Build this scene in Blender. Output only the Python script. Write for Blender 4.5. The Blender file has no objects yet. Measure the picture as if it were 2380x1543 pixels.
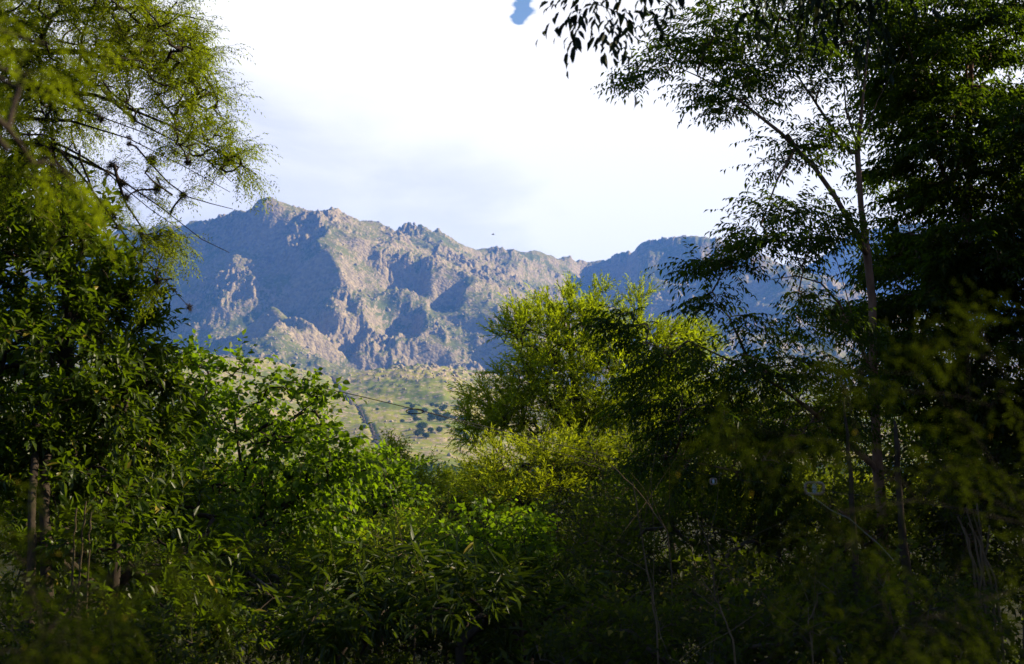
import bpy, math, random
import numpy as np
from mathutils import Matrix, Vector

# ------------------------------------------------------------------ camera, sky, sun, exposure
S = bpy.context.scene
COL = S.collection
R = math.radians
CAM = np.array([0.0, 0.0, 3.0])
F = 2380 * 50.0 / 36.0                      # focal length in units of the 2380-wide working print
TH = math.atan(328.5 / F)

cd = bpy.data.cameras.new('camera'); co = bpy.data.objects.new('camera', cd); COL.objects.link(co)
cd.lens = 50; cd.sensor_width = 36; cd.clip_start = 0.1; cd.clip_end = 60000
co.location = CAM; co.rotation_euler = (R(90) + TH, 0, 0)
cd.dof.use_dof = True; cd.dof.focus_distance = 14; cd.dof.aperture_fstop = 5.6
S.camera = co

SUN_AZ, SUN_EL = 76.0, 26.0                 # degrees clockwise from the view direction, above the horizon
W = bpy.data.worlds.new('World'); S.world = W; W.use_nodes = True
nt = W.node_tree; nt.nodes.clear()
def N(t, kind, **kw):
    n = t.nodes.new(kind)
    for k, v in kw.items(): setattr(n, k, v)
    return n
def L(t, a, b): t.links.new(a, b)
def mathn(t, op, a, b=None, clamp=False):
    n = N(t, 'ShaderNodeMath', operation=op, use_clamp=clamp)
    for i, v in enumerate((a, b)):
        if v is None: continue
        if isinstance(v, (int, float)): n.inputs[i].default_value = v
        else: L(t, v, n.inputs[i])
    return n.outputs[0]
def mixc(t, fac, a, b):
    n = N(t, 'ShaderNodeMix', data_type='RGBA')
    for s, v in ((n.inputs[0], fac), (n.inputs[6], a), (n.inputs[7], b)):
        if isinstance(v, (int, float)): s.default_value = v
        elif isinstance(v, tuple): s.default_value = (*v, 1) if len(v) == 3 else v
        else: L(t, v, s)
    return n.outputs[2]
def ramp(t, fac, stops, interp='LINEAR'):
    n = N(t, 'ShaderNodeValToRGB'); n.color_ramp.interpolation = interp
    e = n.color_ramp.elements
    while len(e) < len(stops): e.new(0.5)
    for i, (p, c) in enumerate(stops):
        e[i].position = p; e[i].color = (c, c, c, 1) if isinstance(c, (int, float)) else (*c, 1)
    L(t, fac, n.inputs[0]); return n.outputs[0]
def noise(t, vec, scale, detail=4, rough=0.5, dist=0.0):
    n = N(t, 'ShaderNodeTexNoise'); n.inputs['Scale'].default_value = scale
    n.inputs['Detail'].default_value = detail; n.inputs['Roughness'].default_value = rough
    n.inputs['Distortion'].default_value = dist
    L(t, vec, n.inputs['Vector']); return n.outputs[0]

sky = N(nt, 'ShaderNodeTexSky', sky_type='NISHITA', sun_disc=False)
sky.sun_elevation = R(SUN_EL); sky.sun_rotation = R(SUN_AZ); sky.air_density = 1.0; sky.dust_density = 0.6; sky.ozone_density = 2
tc = N(nt, 'ShaderNodeTexCoord'); gen = tc.outputs['Generated']
sep = N(nt, 'ShaderNodeSeparateXYZ'); L(nt, gen, sep.inputs[0])
# clouds lie on a high layer: direction divided by height gives the plane position
zz = mathn(nt, 'ADD', mathn(nt, 'MAXIMUM', sep.outputs[2], 0.0), 0.22)
cx = mathn(nt, 'DIVIDE', sep.outputs[0], zz); cy = mathn(nt, 'DIVIDE', sep.outputs[1], zz)
cmb = N(nt, 'ShaderNodeCombineXYZ'); L(nt, cx, cmb.inputs[0]); L(nt, cy, cmb.inputs[1])
cover = noise(nt, cmb.outputs[0], 0.62, 7, 0.52, 0.3)
def ray(px, py):
    u = (px - 1190) / F; v = (771.5 - py) / F
    d = np.array([u, math.cos(TH) - v * math.sin(TH), math.sin(TH) + v * math.cos(TH)])
    return d
def at(px, py, Y):
    d = ray(px, py); return CAM + d * (Y / d[1])
wn = N(nt, 'ShaderNodeTexNoise'); wn.inputs['Scale'].default_value = 5.0; wn.inputs['Detail'].default_value = 6; L(nt, cmb.outputs[0], wn.inputs['Vector'])
wv = N(nt, 'ShaderNodeVectorMath', operation='SUBTRACT'); L(nt, wn.outputs['Color'], wv.inputs[0]); wv.inputs[1].default_value = (0.5, 0.5, 0.5)
def spot(px, py, deg, warp=0.0):                      # soft patch of sky round one direction: 1 at the centre, 0 at deg
    d = ray(px, py); d = d / np.linalg.norm(d)
    n = N(nt, 'ShaderNodeVectorMath', operation='DOT_PRODUCT'); n.inputs[1].default_value = tuple(d)
    if warp:
        w2 = N(nt, 'ShaderNodeVectorMath', operation='MULTIPLY_ADD'); L(nt, wv.outputs[0], w2.inputs[0]); w2.inputs[1].default_value = (warp, warp, warp); L(nt, gen, w2.inputs[2])
        w3 = N(nt, 'ShaderNodeVectorMath', operation='NORMALIZE'); L(nt, w2.outputs[0], w3.inputs[0]); L(nt, w3.outputs[0], n.inputs[0])
    else: L(nt, gen, n.inputs[0])
    c = math.cos(R(deg))
    mr = N(nt, 'ShaderNodeMapRange', interpolation_type='SMOOTHSTEP'); L(nt, n.outputs['Value'], mr.inputs[0])
    mr.inputs[1].default_value = c; mr.inputs[2].default_value = 1.0
    return mr.outputs[0]
fine = noise(nt, cmb.outputs[0], 3.0, 8, 0.6, 0.6)
bank = mathn(nt, 'MULTIPLY', spot(1190, 500, 38), 0.75)
hole = mathn(nt, 'MULTIPLY', spot(1206, -24, 0.80, 0.12), 1.5, True)
gap2 = mathn(nt, 'MULTIPLY', spot(1720, 420, 3.0, 0.1), 0.3)
c0 = mathn(nt, 'ADD', mathn(nt, 'SUBTRACT', cover, gap2), bank)
c0 = mathn(nt, 'ADD', c0, mathn(nt, 'MULTIPLY', mathn(nt, 'SUBTRACT', fine, 0.5), 0.12))
mask = ramp(nt, c0, [(0.56, 0.0), (0.72, 1.0)], 'EASE')
mask = mathn(nt, 'MULTIPLY', mask, mathn(nt, 'SUBTRACT', 1.0, mathn(nt, 'MULTIPLY', hole, hole)))
# grey blue underside of the cloud bank low over the mountain
low = mathn(nt, 'MAXIMUM', spot(520, 620, 9.5, 0.14), mathn(nt, 'MULTIPLY', spot(1000, 590, 5.2, 0.14), 0.55))
under = mathn(nt, 'MULTIPLY', low, mathn(nt, 'ADD', mathn(nt, 'MULTIPLY', fine, 2.4), -0.25), True)
ccol = mixc(nt, under, (1.0, 0.975, 0.95), (0.69, 0.70, 0.81))
bg_s = N(nt, 'ShaderNodeBackground'); L(nt, sky.outputs[0], bg_s.inputs[0]); bg_s.inputs[1].default_value = 0.055
bg_c = N(nt, 'ShaderNodeBackground'); L(nt, ccol, bg_c.inputs[0]); bg_c.inputs[1].default_value = 0.50
mx = N(nt, 'ShaderNodeMixShader'); L(nt, mask, mx.inputs[0]); L(nt, bg_s.outputs[0], mx.inputs[1]); L(nt, bg_c.outputs[0], mx.inputs[2])
wo = N(nt, 'ShaderNodeOutputWorld'); L(nt, mx.outputs[0], wo.inputs[0])

sd = bpy.data.lights.new('sun', 'SUN'); so = bpy.data.objects.new('sun', sd); COL.objects.link(so)
sd.energy = 5.0; sd.angle = R(0.5); sd.color = (1.0, 0.84, 0.58)
sdir = Vector((math.sin(R(SUN_AZ)) * math.cos(R(SUN_EL)), math.cos(R(SUN_AZ)) * math.cos(R(SUN_EL)), math.sin(R(SUN_EL))))
so.rotation_euler = sdir.to_track_quat('Z', 'Y').to_euler(); so.location = sdir * 50

S.render.engine = 'CYCLES'
S.view_settings.view_transform = 'Standard'; S.view_settings.look = 'None'
S.view_settings.exposure = 1.45; S.view_settings.gamma = 1; S.view_settings.use_curve_mapping = False
S.render.resolution_x = 1024; S.render.resolution_y = 664
S.cycles.max_bounces = 6; S.cycles.diffuse_bounces = 3; S.cycles.glossy_bounces = 2; S.cycles.transmission_bounces = 4
S.cycles.volume_bounces = 1

# ------------------------------------------------------------------ helpers
def tag(o, label=None, cat=None, group=None, kind=None):
    for k, v in (('label', label), ('category', cat), ('group', group), ('kind', kind)):
        if v: o[k] = v
    return o
def mesh_obj(name, V, faces, mat, parent=None, off=None, smooth=False):
    V = np.asarray(V, dtype=np.float32)
    if off is not None: V = V - np.asarray(off, dtype=np.float32)
    me = bpy.data.meshes.new(name)
    fl = faces if isinstance(faces, list) else [faces]
    fl = [np.asarray(f, dtype=np.int32) for f in fl if len(f)]
    me.vertices.add(len(V)); me.vertices.foreach_set('co', V.ravel())
    nl = sum(f.size for f in fl); npoly = sum(len(f) for f in fl)
    me.loops.add(nl); me.polygons.add(npoly)
    me.loops.foreach_set('vertex_index', np.concatenate([f.ravel() for f in fl]))
    tot = np.concatenate([np.full(len(f), f.shape[1], dtype=np.int32) for f in fl])
    st = np.concatenate([[0], np.cumsum(tot)[:-1]]).astype(np.int32)
    me.polygons.foreach_set('loop_start', st)
    me.polygons.foreach_set('loop_total', tot)
    if smooth: me.polygons.foreach_set('use_smooth', np.ones(npoly, dtype=bool))
    me.materials.append(mat); me.update(calc_edges=True)
    o = bpy.data.objects.new(name, me); COL.objects.link(o)
    if parent is not None: o.parent = parent
    return o
def empty(name, loc, label, cat, group=None):
    o = bpy.data.objects.new(name, None); COL.objects.link(o); o.location = tuple(float(v) for v in loc); o.empty_display_size = 0.2
    return tag(o, label, cat, group)
def nrm(a): return a / np.maximum(np.linalg.norm(a, axis=-1, keepdims=True), 1e-9)

# gradient noise on numpy arrays
class PN:
    def __init__(s, seed):
        r = np.random.default_rng(seed); s.p = np.tile(r.permutation(256), 3)
        a = r.uniform(0, 2 * np.pi, 256); s.gx = np.cos(a); s.gy = np.sin(a)
    def __call__(s, x, y):
        xi = np.floor(x).astype(np.int64); yi = np.floor(y).astype(np.int64)
        xf = x - xi; yf = y - yi; xi &= 255; yi &= 255
        u = xf * xf * xf * (xf * (xf * 6 - 15) + 10); v = yf * yf * yf * (yf * (yf * 6 - 15) + 10)
        def g(ix, iy, fx, fy):
            h = s.p[s.p[ix] + iy]; return s.gx[h] * fx + s.gy[h] * fy
        n00 = g(xi, yi, xf, yf); n10 = g(xi + 1, yi, xf - 1, yf); n01 = g(xi, yi + 1, xf, yf - 1); n11 = g(xi + 1, yi + 1, xf - 1, yf - 1)
        a = n00 + u * (n10 - n00); b = n01 + u * (n11 - n01)
        return (a + v * (b - a)) * 1.5
def fbm(x, y, seed, octv=5, gain=0.5):
    t = 0; a = 1
    for o in range(octv): t = t + a * PN(seed + o)(x * 2 ** o, y * 2 ** o); a *= gain
    return t
def ridged(x, y, seed, octv=5, gain=0.55):
    t = 0; a = 1; w = 1
    for o in range(octv):
        n = 1 - np.abs(PN(seed + o)(x * 2 ** o, y * 2 ** o)); n = n * n * w
        t = t + a * n; w = np.clip(n * 1.6, 0, 1); a *= gain
    return t

# ------------------------------------------------------------------ materials
def newmat(name):
    m = bpy.data.materials.new(name); m.use_nodes = True; m.node_tree.nodes.clear()
    t = m.node_tree; o = N(t, 'ShaderNodeOutputMaterial'); return m, t, o
def leaf_mat(name, dark, light, trans, tfac=0.45, gloss=0.05, rough=0.35, patch=1.2):
    m, t, o = newmat(name)
    geo = N(t, 'ShaderNodeNewGeometry'); oi = N(t, 'ShaderNodeObjectInfo'); tcn = N(t, 'ShaderNodeTexCoord')
    r = mathn(t, 'FRACT', mathn(t, 'ADD', geo.outputs['Random Per Island'], oi.outputs['Random']))
    p = noise(t, tcn.outputs['Object'], patch, 2)
    f = mathn(t, 'ADD', mathn(t, 'MULTIPLY', r, 0.55), mathn(t, 'MULTIPLY', mathn(t, 'SUBTRACT', p, 0.3), 1.1), True)
    c = mixc(t, f, dark, light)
    yel = ramp(t, r, [(0.965, 0.0), (0.985, 1.0)])
    c = mixc(t, mathn(t, 'MULTIPLY', yel, 0.55), c, (0.30, 0.22, 0.03))
    tr = mixc(t, f, tuple(0.6 * v for v in trans), trans)
    d = N(t, 'ShaderNodeBsdfDiffuse'); L(t, c, d.inputs[0])
    tl = N(t, 'ShaderNodeBsdfTranslucent'); L(t, tr, tl.inputs[0])
    m1 = N(t, 'ShaderNodeMixShader'); m1.inputs[0].default_value = tfac; L(t, d.outputs[0], m1.inputs[1]); L(t, tl.outputs[0], m1.inputs[2])
    g = N(t, 'ShaderNodeBsdfGlossy'); g.inputs['Roughness'].default_value = rough
    m2 = N(t, 'ShaderNodeMixShader'); m2.inputs[0].default_value = gloss; L(t, m1.outputs[0], m2.inputs[1]); L(t, g.outputs[0], m2.inputs[2])
    L(t, m2.outputs[0], o.inputs[0]); return m
def bark_mat(name, a, b, scale=9):
    m, t, o = newmat(name); tcn = N(t, 'ShaderNodeTexCoord')
    mp = N(t, 'ShaderNodeMapping'); mp.inputs['Scale'].default_value = (1, 1, 0.25); L(t, tcn.outputs['Object'], mp.inputs[0])
    n = noise(t, mp.outputs[0], scale, 6, 0.65); c = mixc(t, ramp(t, n, [(0.35, 0.0), (0.65, 1.0)]), a, b)
    p = N(t, 'ShaderNodeBsdfPrincipled'); L(t, c, p.inputs['Base Color']); p.inputs['Roughness'].default_value = 0.95; p.inputs['Specular IOR Level'].default_value = 0.08
    bp = N(t, 'ShaderNodeBump'); bp.inputs['Strength'].default_value = 0.6; bp.inputs['Distance'].default_value = 0.02
    L(t, n, bp.inputs['Height']); L(t, bp.outputs[0], p.inputs['Normal']); L(t, p.outputs[0], o.inputs[0]); return m
def plain_mat(name, c, rough=0.7, metal=0.0):
    m, t, o = newmat(name); tcn = N(t, 'ShaderNodeTexCoord'); n = noise(t, tcn.outputs['Object'], 30, 3)
    p = N(t, 'ShaderNodeBsdfPrincipled'); L(t, mixc(t, n, tuple(0.7 * v for v in c), tuple(min(1, 1.2 * v) for v in c)), p.inputs['Base Color'])
    p.inputs['Roughness'].default_value = rough; p.inputs['Specular IOR Level'].default_value = 0.5 if rough < 0.5 else 0.08; p.inputs['Metallic'].default_value = metal; L(t, p.outputs[0], o.inputs[0]); return m
def rock_grass(name, big, amount, bumpd, grassA, grassB, rockA, rockB):
    """crag and turf: 'big' metres per feature; amount shifts towards rock"""
    m, t, o = newmat(name); geo = N(t, 'ShaderNodeNewGeometry'); pos = geo.outputs['Position']
    n1 = noise(t, pos, 1 / big, 8, 0.62, 0.4); n2 = noise(t, pos, 1 / (big * 0.12), 5, 0.7)
    vo = N(t, 'ShaderNodeTexVoronoi', feature='F1'); vo.inputs['Scale'].default_value = 1 / (big * 0.055); L(t, pos, vo.inputs['Vector'])
    vcol = N(t, 'ShaderNodeSeparateColor'); L(t, vo.outputs['Color'], vcol.inputs[0])
    sn = N(t, 'ShaderNodeSeparateXYZ'); L(t, geo.outputs['True Normal'], sn.inputs[0])
    steep = mathn(t, 'SUBTRACT', 1.0, mathn(t, 'ABSOLUTE', sn.outputs[2]))
    f = mathn(t, 'ADD', mathn(t, 'ADD', mathn(t, 'MULTIPLY', steep, 1.5), n1), mathn(t, 'MULTIPLY', n2, 0.45))
    f = mathn(t, 'ADD', f, amount)
    rk = ramp(t, f, [(0.50, 0.0), (0.62, 1.0)])
    speck = ramp(t, mathn(t, 'ADD', mathn(t, 'MULTIPLY', vcol.outputs[0], 0.5), mathn(t, 'MULTIPLY', n1, 0.6)), [(0.62, 0.0), (0.68, 1.0)])
    rk = mathn(t, 'MAXIMUM', rk, mathn(t, 'MULTIPLY', speck, 0.75))
    gcol = mixc(t, ramp(t, n1, [(0.35, 0.0), (0.65, 1.0)]), grassA, grassB)
    rcol = mixc(t, mathn(t, 'ADD', mathn(t, 'MULTIPLY', vcol.outputs[1], 0.5), mathn(t, 'MULTIPLY', n2, 0.6), True), rockA, rockB)
    c = mixc(t, rk, gcol, rcol)
    p = N(t, 'ShaderNodeBsdfPrincipled'); L(t, c, p.inputs['Base Color']); p.inputs['Roughness'].default_value = 0.95
    p.inputs['Specular IOR Level'].default_value = 0.1
    bp = N(t, 'ShaderNodeBump'); bp.inputs['Strength'].default_value = 0.9; bp.inputs['Distance'].default_value = bumpd
    h = mathn(t, 'MULTIPLY', mathn(t, 'SUBTRACT', mathn(t, 'MULTIPLY', n2, 1.5), mathn(t, 'MULTIPLY', vo.outputs['Distance'], 0.8)), mathn(t, 'ADD', mathn(t, 'MULTIPLY', rk, 0.8), 0.25))
    L(t, h, bp.inputs['Height']); L(t, bp.outputs[0], p.inputs['Normal']); L(t, p.outputs[0], o.inputs[0]); return m

M_mtn = rock_grass('mountain_rock_and_turf', 260, -0.62, 7.0, (0.080, 0.095, 0.010), (0.185, 0.165, 0.018), (0.115, 0.09, 0.06), (0.37, 0.29, 0.16))
M_hill = rock_grass('hill_turf', 150, -0.60, 2.0, (0.11, 0.145, 0.010), (0.26, 0.235, 0.020), (0.26, 0.19, 0.13), (0.40, 0.30, 0.22))
M_boulder = plain_mat('boulder_granite', (0.32, 0.26, 0.17), 0.9)
M_gully = plain_mat('dark_gully_rock', (0.10, 0.08, 0.055), 0.95)
def ground_material():
    m, t, o = newmat('forest_floor'); geo = N(t, 'ShaderNodeNewGeometry'); pos = geo.outputs['Position']
    n = noise(t, pos, 0.6, 8, 0.65); n2 = noise(t, pos, 14, 5, 0.7)
    c = mixc(t, ramp(t, n, [(0.4, 0.0), (0.6, 1.0)]), (0.016, 0.018, 0.008), (0.032, 0.024, 0.014)); c = mixc(t, mathn(t, 'MULTIPLY', n2, 0.5), c, (0.025, 0.035, 0.01))
    p = N(t, 'ShaderNodeBsdfPrincipled'); L(t, c, p.inputs['Base Color']); p.inputs['Roughness'].default_value = 1.0; p.inputs['Specular IOR Level'].default_value = 0.05
    bp = N(t, 'ShaderNodeBump'); bp.inputs['Distance'].default_value = 0.05; L(t, n2, bp.inputs['Height']); L(t, bp.outputs[0], p.inputs['Normal']); L(t, p.outputs[0], o.inputs[0]); return m
M_ground = ground_material()

# ------------------------------------------------------------------ terrain
def ground_z(x, y):
    x = np.asarray(x, float); y = np.asarray(y, float); d = np.hypot(x, y)
    return -0.045 * np.clip(y, 0, 60) + 0.12 * fbm(x / 5, y / 5, 70, 3) * np.clip(d / 10, 0, 1) - 6.0 * np.clip((d - 90) / 600, 0, 1)
def build_ground():
    ang = np.linspace(-np.pi, np.pi, 193)[:-1]
    rad = np.concatenate([[0.01], np.geomspace(0.8, 10600, 110)])
    A, Rr = np.meshgrid(ang, rad); X = Rr * np.sin(A); Y = Rr * np.cos(A); Z = ground_z(X, Y)
    n, m = X.shape; idx = np.arange(n * m).reshape(n, m)
    a = idx[:-1]; b = np.roll(idx, -1, axis=1)[:-1]; c = np.roll(idx, -1, axis=1)[1:]; d = idx[1:]
    f = np.stack([a, d, c, b], -1).reshape(-1, 4)
    o = mesh_obj('ground', np.stack([X, Y, Z], -1).reshape(-1, 3), f, M_ground, smooth=True)
    tag(o, kind='structure')
build_ground()

CREST = [(-500, 700, 9000), (-200, 640, 8800), (100, 590, 8200), (300, 548, 7500), (360, 533, 7300), (420, 525, 7100), (500, 514, 6850), (545, 490, 6650),
         (575, 490, 6500), (608, 489, 6350), (638, 503, 6320), (690, 494, 6350), (740, 489, 6450), (800, 494, 6600), (850, 513, 6700), (930, 527, 7000),
         (1000, 547, 7200), (1080, 572, 7400), (1150, 582, 7600), (1200, 594, 7800), (1270, 587, 7900), (1340, 602, 8100), (1405, 616, 8300)]
GUIDES = [                                             # lines down the mountain: spurs, gullies and the faces between them
    [(-300, 800, 7200), (0, 700, 7400), (100, 780, 6400), (150, 880, 5400)],
    [(250, 640, 6900), (260, 740, 6200), (270, 850, 5500)],
    [(420, 600, 6650), (400, 680, 6250), (395, 770, 5750), (380, 860, 5300)],
    [(560, 530, 6430), (545, 600, 6150), (530, 700, 5780), (520, 790, 5480), (500, 860, 5250)],
    [(600, 560, 6280), (600, 640, 6000), (598, 700, 5800), (595, 780, 5560), (600, 860, 5300)],
    [(632, 700, 5430), (652, 760, 5180), (675, 815, 4960), (705, 875, 4740)],
    [(655, 560, 6250), (665, 640, 6010), (703, 720, 5800), (728, 790, 5520), (748, 870, 5180)],
    [(700, 520, 6280), (745, 560, 6080), (772, 600, 5930), (780, 640, 5790), (768, 700, 5560), (750, 770, 5290), (735, 830, 5060)],
    [(820, 545, 6300), (850, 600, 6100), (840, 660, 5900), (850, 720, 5720), (850, 780, 5520), (880, 850, 5200)],
    [(850, 512, 6700), (905, 572, 6330), (960, 598, 6180), (1040, 645, 6010), (1110, 688, 5880), (1170, 740, 5700), (1230, 800, 5480), (1250, 870, 5200)],
    [(930, 665, 5930), (940, 730, 5720), (960, 790, 5480), (985, 860, 5130)],
    [(1020, 720, 5800), (1050, 790, 5520), (1090, 860, 5200)],
    [(930, 548, 6900), (1010, 590, 6650), (1080, 625, 6500), (1160, 670, 6250), (1250, 720, 6000)],
    [(1090, 590, 7000), (1150, 620, 6750), (1210, 665, 6450), (1290, 740, 6100)],
    [(1130, 600, 7300), (1200, 650, 7000), (1270, 700, 6700)],
    [(1205, 620, 7300), (1240, 670, 6850), (1300, 780, 5900)],
    [(1275, 640, 7450), (1320, 690, 7000), (1380, 780, 6200)],
    [(1390, 660, 8000), (1380, 700, 7500), (1410, 800, 6500)],
    [(1498, 600, 7450), (1530, 650, 7150), (1570, 720, 6700), (1600, 800, 6100)],
    [(1440, 640, 7850), (1450, 710, 7300), (1480, 790, 6600)],
    [(1580, 600, 7450), (1620, 680, 7150), (1660, 760, 6600)],
    [(1700, 620, 7050), (1760, 665, 6700), (1830, 740, 6200), (1900, 840, 5500)],
    [(2000, 900, 5300), (2300, 900, 5600), (2700, 950, 6000)],
]
RCREST = [(1440, 592, 8100), (1480, 572, 7850), (1520, 560, 7750), (1580, 547, 7650), (1640, 559, 7550), (1700, 577, 7450), (1800, 610, 7350), (1900, 665, 7200), (2050, 740, 7200), (2300, 800, 7300)]
FAR = [(1860, 690, 9600), (1950, 612, 9600), (2060, 580, 9600), (2250, 560, 9600), (2700, 600, 9400)]
def spline_setup():
    P = [at(*p) for p in CREST + RCREST + FAR] + [at(*p) for g in GUIDES for p in g]
    for p in CREST[::2] + RCREST[::2]:
        q = at(*p); P.append(np.array([q[0] * 1.06, q[1] + 550, q[2] - 330])); P.append(np.array([q[0] * 1.2, q[1] + 1600, q[2] * 0.4]))
    for px in range(-800, 3600, 220): P.append(at(px, 900, 4650)); P.append(at(px, 925, 4200))
    P = np.array(P) / 1000.0; n = len(P); d = np.linalg.norm(P[:, None, :2] - P[None, :, :2], axis=2)
    K = d * d * np.log(d + 1e-9) + 1e-4 * np.eye(n); Q = np.c_[np.ones(n), P[:, :2]]
    A = np.block([[K, Q], [Q.T, np.zeros((3, 3))]]); w = np.linalg.solve(A, np.r_[P[:, 2], 0, 0, 0]); return P, w
SPL_P, SPL_W = spline_setup()
def spline_z(X, Y):
    x = X.ravel() / 1000.0; y = Y.ravel() / 1000.0; out = SPL_W[-3] + SPL_W[-2] * x + SPL_W[-1] * y
    for p, w in zip(SPL_P, SPL_W): 
        d2 = (x - p[0]) ** 2 + (y - p[1]) ** 2; out = out + w * 0.5 * d2 * np.log(d2 + 1e-12)
    return (out * 1000).reshape(X.shape)
HOLLOWS = [(962, 622, 6060, 110, 150, 45, 110), (1050, 672, 5930, 95, 110, 40, 90), (948, 728, 5700, 100, 120, 45, 120), (812, 800, 5440, 100, 110, 45, 140), (805, 700, 5720, 45, 70, 40, 120),
           (880, 852, 5220, 80, 150, 50, 90), (1010, 835, 5320, 80, 120, 50, 110), (1140, 830, 5380, 90, 150, 60, 140), (1110, 765, 5640, 40, 90, 40, 50), (735, 545, 6180, 35, 70, 40, 80)]
def mountain_z(X, Y):
    wx = 45 * fbm(X / 420, Y / 420, 11, 4); wy = 45 * fbm(X / 420, Y / 420, 21, 4)
    rough = np.clip((Y - 4300) / 900, 0.15, 1)
    H = spline_z(X + 0.45 * wx, Y + 0.45 * wy)
    for px, py, Yc, A, wl, wr, wy_ in HOLLOWS:       # corries with a steep wall on the sunward side
        c = at(px, py, Yc); dx = X + 0.4 * wx - c[0]; dy = Y + 0.4 * wy - c[1]
        H = H - A * np.exp(-(np.where(dx > 0, dx / wr, dx / wl) ** 2) ** 1.3) * np.exp(-((dy / wy_) ** 2) ** 1.3)
    rg = ridged((X + wx) / 330, (Y + wy) / 520, 31, 6, 0.55)
    crag = np.clip(0.5 + 1.1 * fbm(X / 300, Y / 380, 131, 3), 0.12, 1.25)
    H = H + rough * (24 * (rg - 1.15) + 13 * crag * (ridged((X + wy) / 110, (Y + wx) / 150, 41, 5, 0.62) - 1.0))
    cr = fbm(X / 46, Y / 70, 51, 4, 0.65); H = H + rough * 7 * crag * np.abs(cr)
    st = np.abs(PN(61)(X / 24 + 0.6 * cr, Y / 60)); H = H + rough * crag * 9 * np.clip(st * 3 - 0.6, -0.2, 1)
    return H
def grid_mesh(name, U, Yr, zf, mat):
    UU, YY = np.meshgrid(U, Yr); XX = UU * YY; ZZ = zf(XX, YY)
    n, m = XX.shape; idx = np.arange(n * m).reshape(n, m)
    f = np.stack([idx[:-1, :-1], idx[:-1, 1:], idx[1:, 1:], idx[1:, :-1]], -1).reshape(-1, 4)
    o = mesh_obj(name, np.stack([XX, YY, ZZ], -1).reshape(-1, 3), f, mat, smooth=False)
    tag(o, kind='structure'); return o
U = np.concatenate([np.linspace(-0.75, -0.28, 60)[:-1], np.linspace(-0.28, 0.16, 620)[:-1], np.linspace(0.16, 0.26, 90)[:-1], np.linspace(0.26, 0.85, 60)])
Yr = np.concatenate([np.linspace(4250, 7000, 250)[:-1], np.linspace(7000, 9800, 110)])
grid_mesh('mountain', U, Yr, mountain_z, M_mtn)

def hill_z(X, Y):
    u = X / Y; px = 1190 + u * F
    crest_py = np.interp(px, [-600, 300, 420, 560, 700, 770, 850, 950, 1030, 1100, 1200, 1600, 3000], [880, 826, 824, 850, 872, 882, 874, 864, 858, 868, 884, 900, 900])
    crest_y = 3600 + 250 * np.sin(u * 9)
    crest_z = (1100 - crest_py) / F * 3600
    t = np.clip((Y - 1150) / (crest_y - 1150), 0, 1)
    z = -16 + (crest_z + 16) * (0.30 * t + 0.70 * t ** 1.6)
    z = z - np.clip(Y - crest_y, 0, 2000) * 0.28
    z = z + 14 * fbm(X / 260, Y / 260, 81, 4) * np.clip(t * 2, 0, 1)
    knob = np.exp(-((px - 1010) / 150) ** 2) * np.exp(-((Y - 3400) / 420) ** 2)
    z = z + knob * (10 * np.abs(fbm(X / 50, Y / 50, 91, 4, 0.6)) + 6)
    z = z + 4 * np.abs(fbm(X / 40, Y / 60, 95, 3)) * t
    gx = 1190 + (np.interp(Y, [1500, 1900, 3300], [900, 880, 770]) - 1190); z = z - 3 * np.exp(-((px - gx) / 7) ** 2) * (Y < 3400) * (Y > 1500)
    return z
Uh = np.concatenate([np.linspace(-0.8, -0.26, 40)[:-1], np.linspace(-0.26, 0.02, 380)[:-1], np.linspace(0.02, 0.85, 70)])
grid_mesh('hills', Uh, np.concatenate([np.linspace(1100, 3800, 210)[:-1], np.linspace(3800, 4700, 30)]), hill_z, M_hill)

ICO_V = None
def ico():
    g = (1 + 5 ** 0.5) / 2
    v = np.array([(-1, g, 0), (1, g, 0), (-1, -g, 0), (1, -g, 0), (0, -1, g), (0, 1, g), (0, -1, -g), (0, 1, -g), (g, 0, -1), (g, 0, 1), (-g, 0, -1), (-g, 0, 1)], float)
    f = np.array([(0, 11, 5), (0, 5, 1), (0, 1, 7), (0, 7, 10), (0, 10, 11), (1, 5, 9), (5, 11, 4), (11, 10, 2), (10, 7, 6), (7, 1, 8), (3, 9, 4), (3, 4, 2), (3, 2, 6), (3, 6, 8), (3, 8, 9), (4, 9, 5), (2, 4, 11), (6, 2, 10), (8, 6, 7), (9, 8, 1)])
    return v / np.linalg.norm(v[0]), f
IV, IF = ico()
def rocks(rng, P, size):
    n = len(P)
    V = IV[None] * (1 + rng.uniform(-0.3, 0.3, (n, 12, 1)))
    V = V * (size[:, None, None] * rng.uniform(0.6, 1.15, (n, 1, 3)))
    a = rng.uniform(0, 6.28, n); c, s = np.cos(a), np.sin(a)
    x = V[..., 0] * c[:, None] - V[..., 1] * s[:, None]; y = V[..., 0] * s[:, None] + V[..., 1] * c[:, None]
    V = np.stack([x, y, V[..., 2]], -1) + P[:, None]
    return V.reshape(-1, 3), (IF[None] + 12 * np.arange(n)[:, None, None]).reshape(-1, 3)
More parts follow.
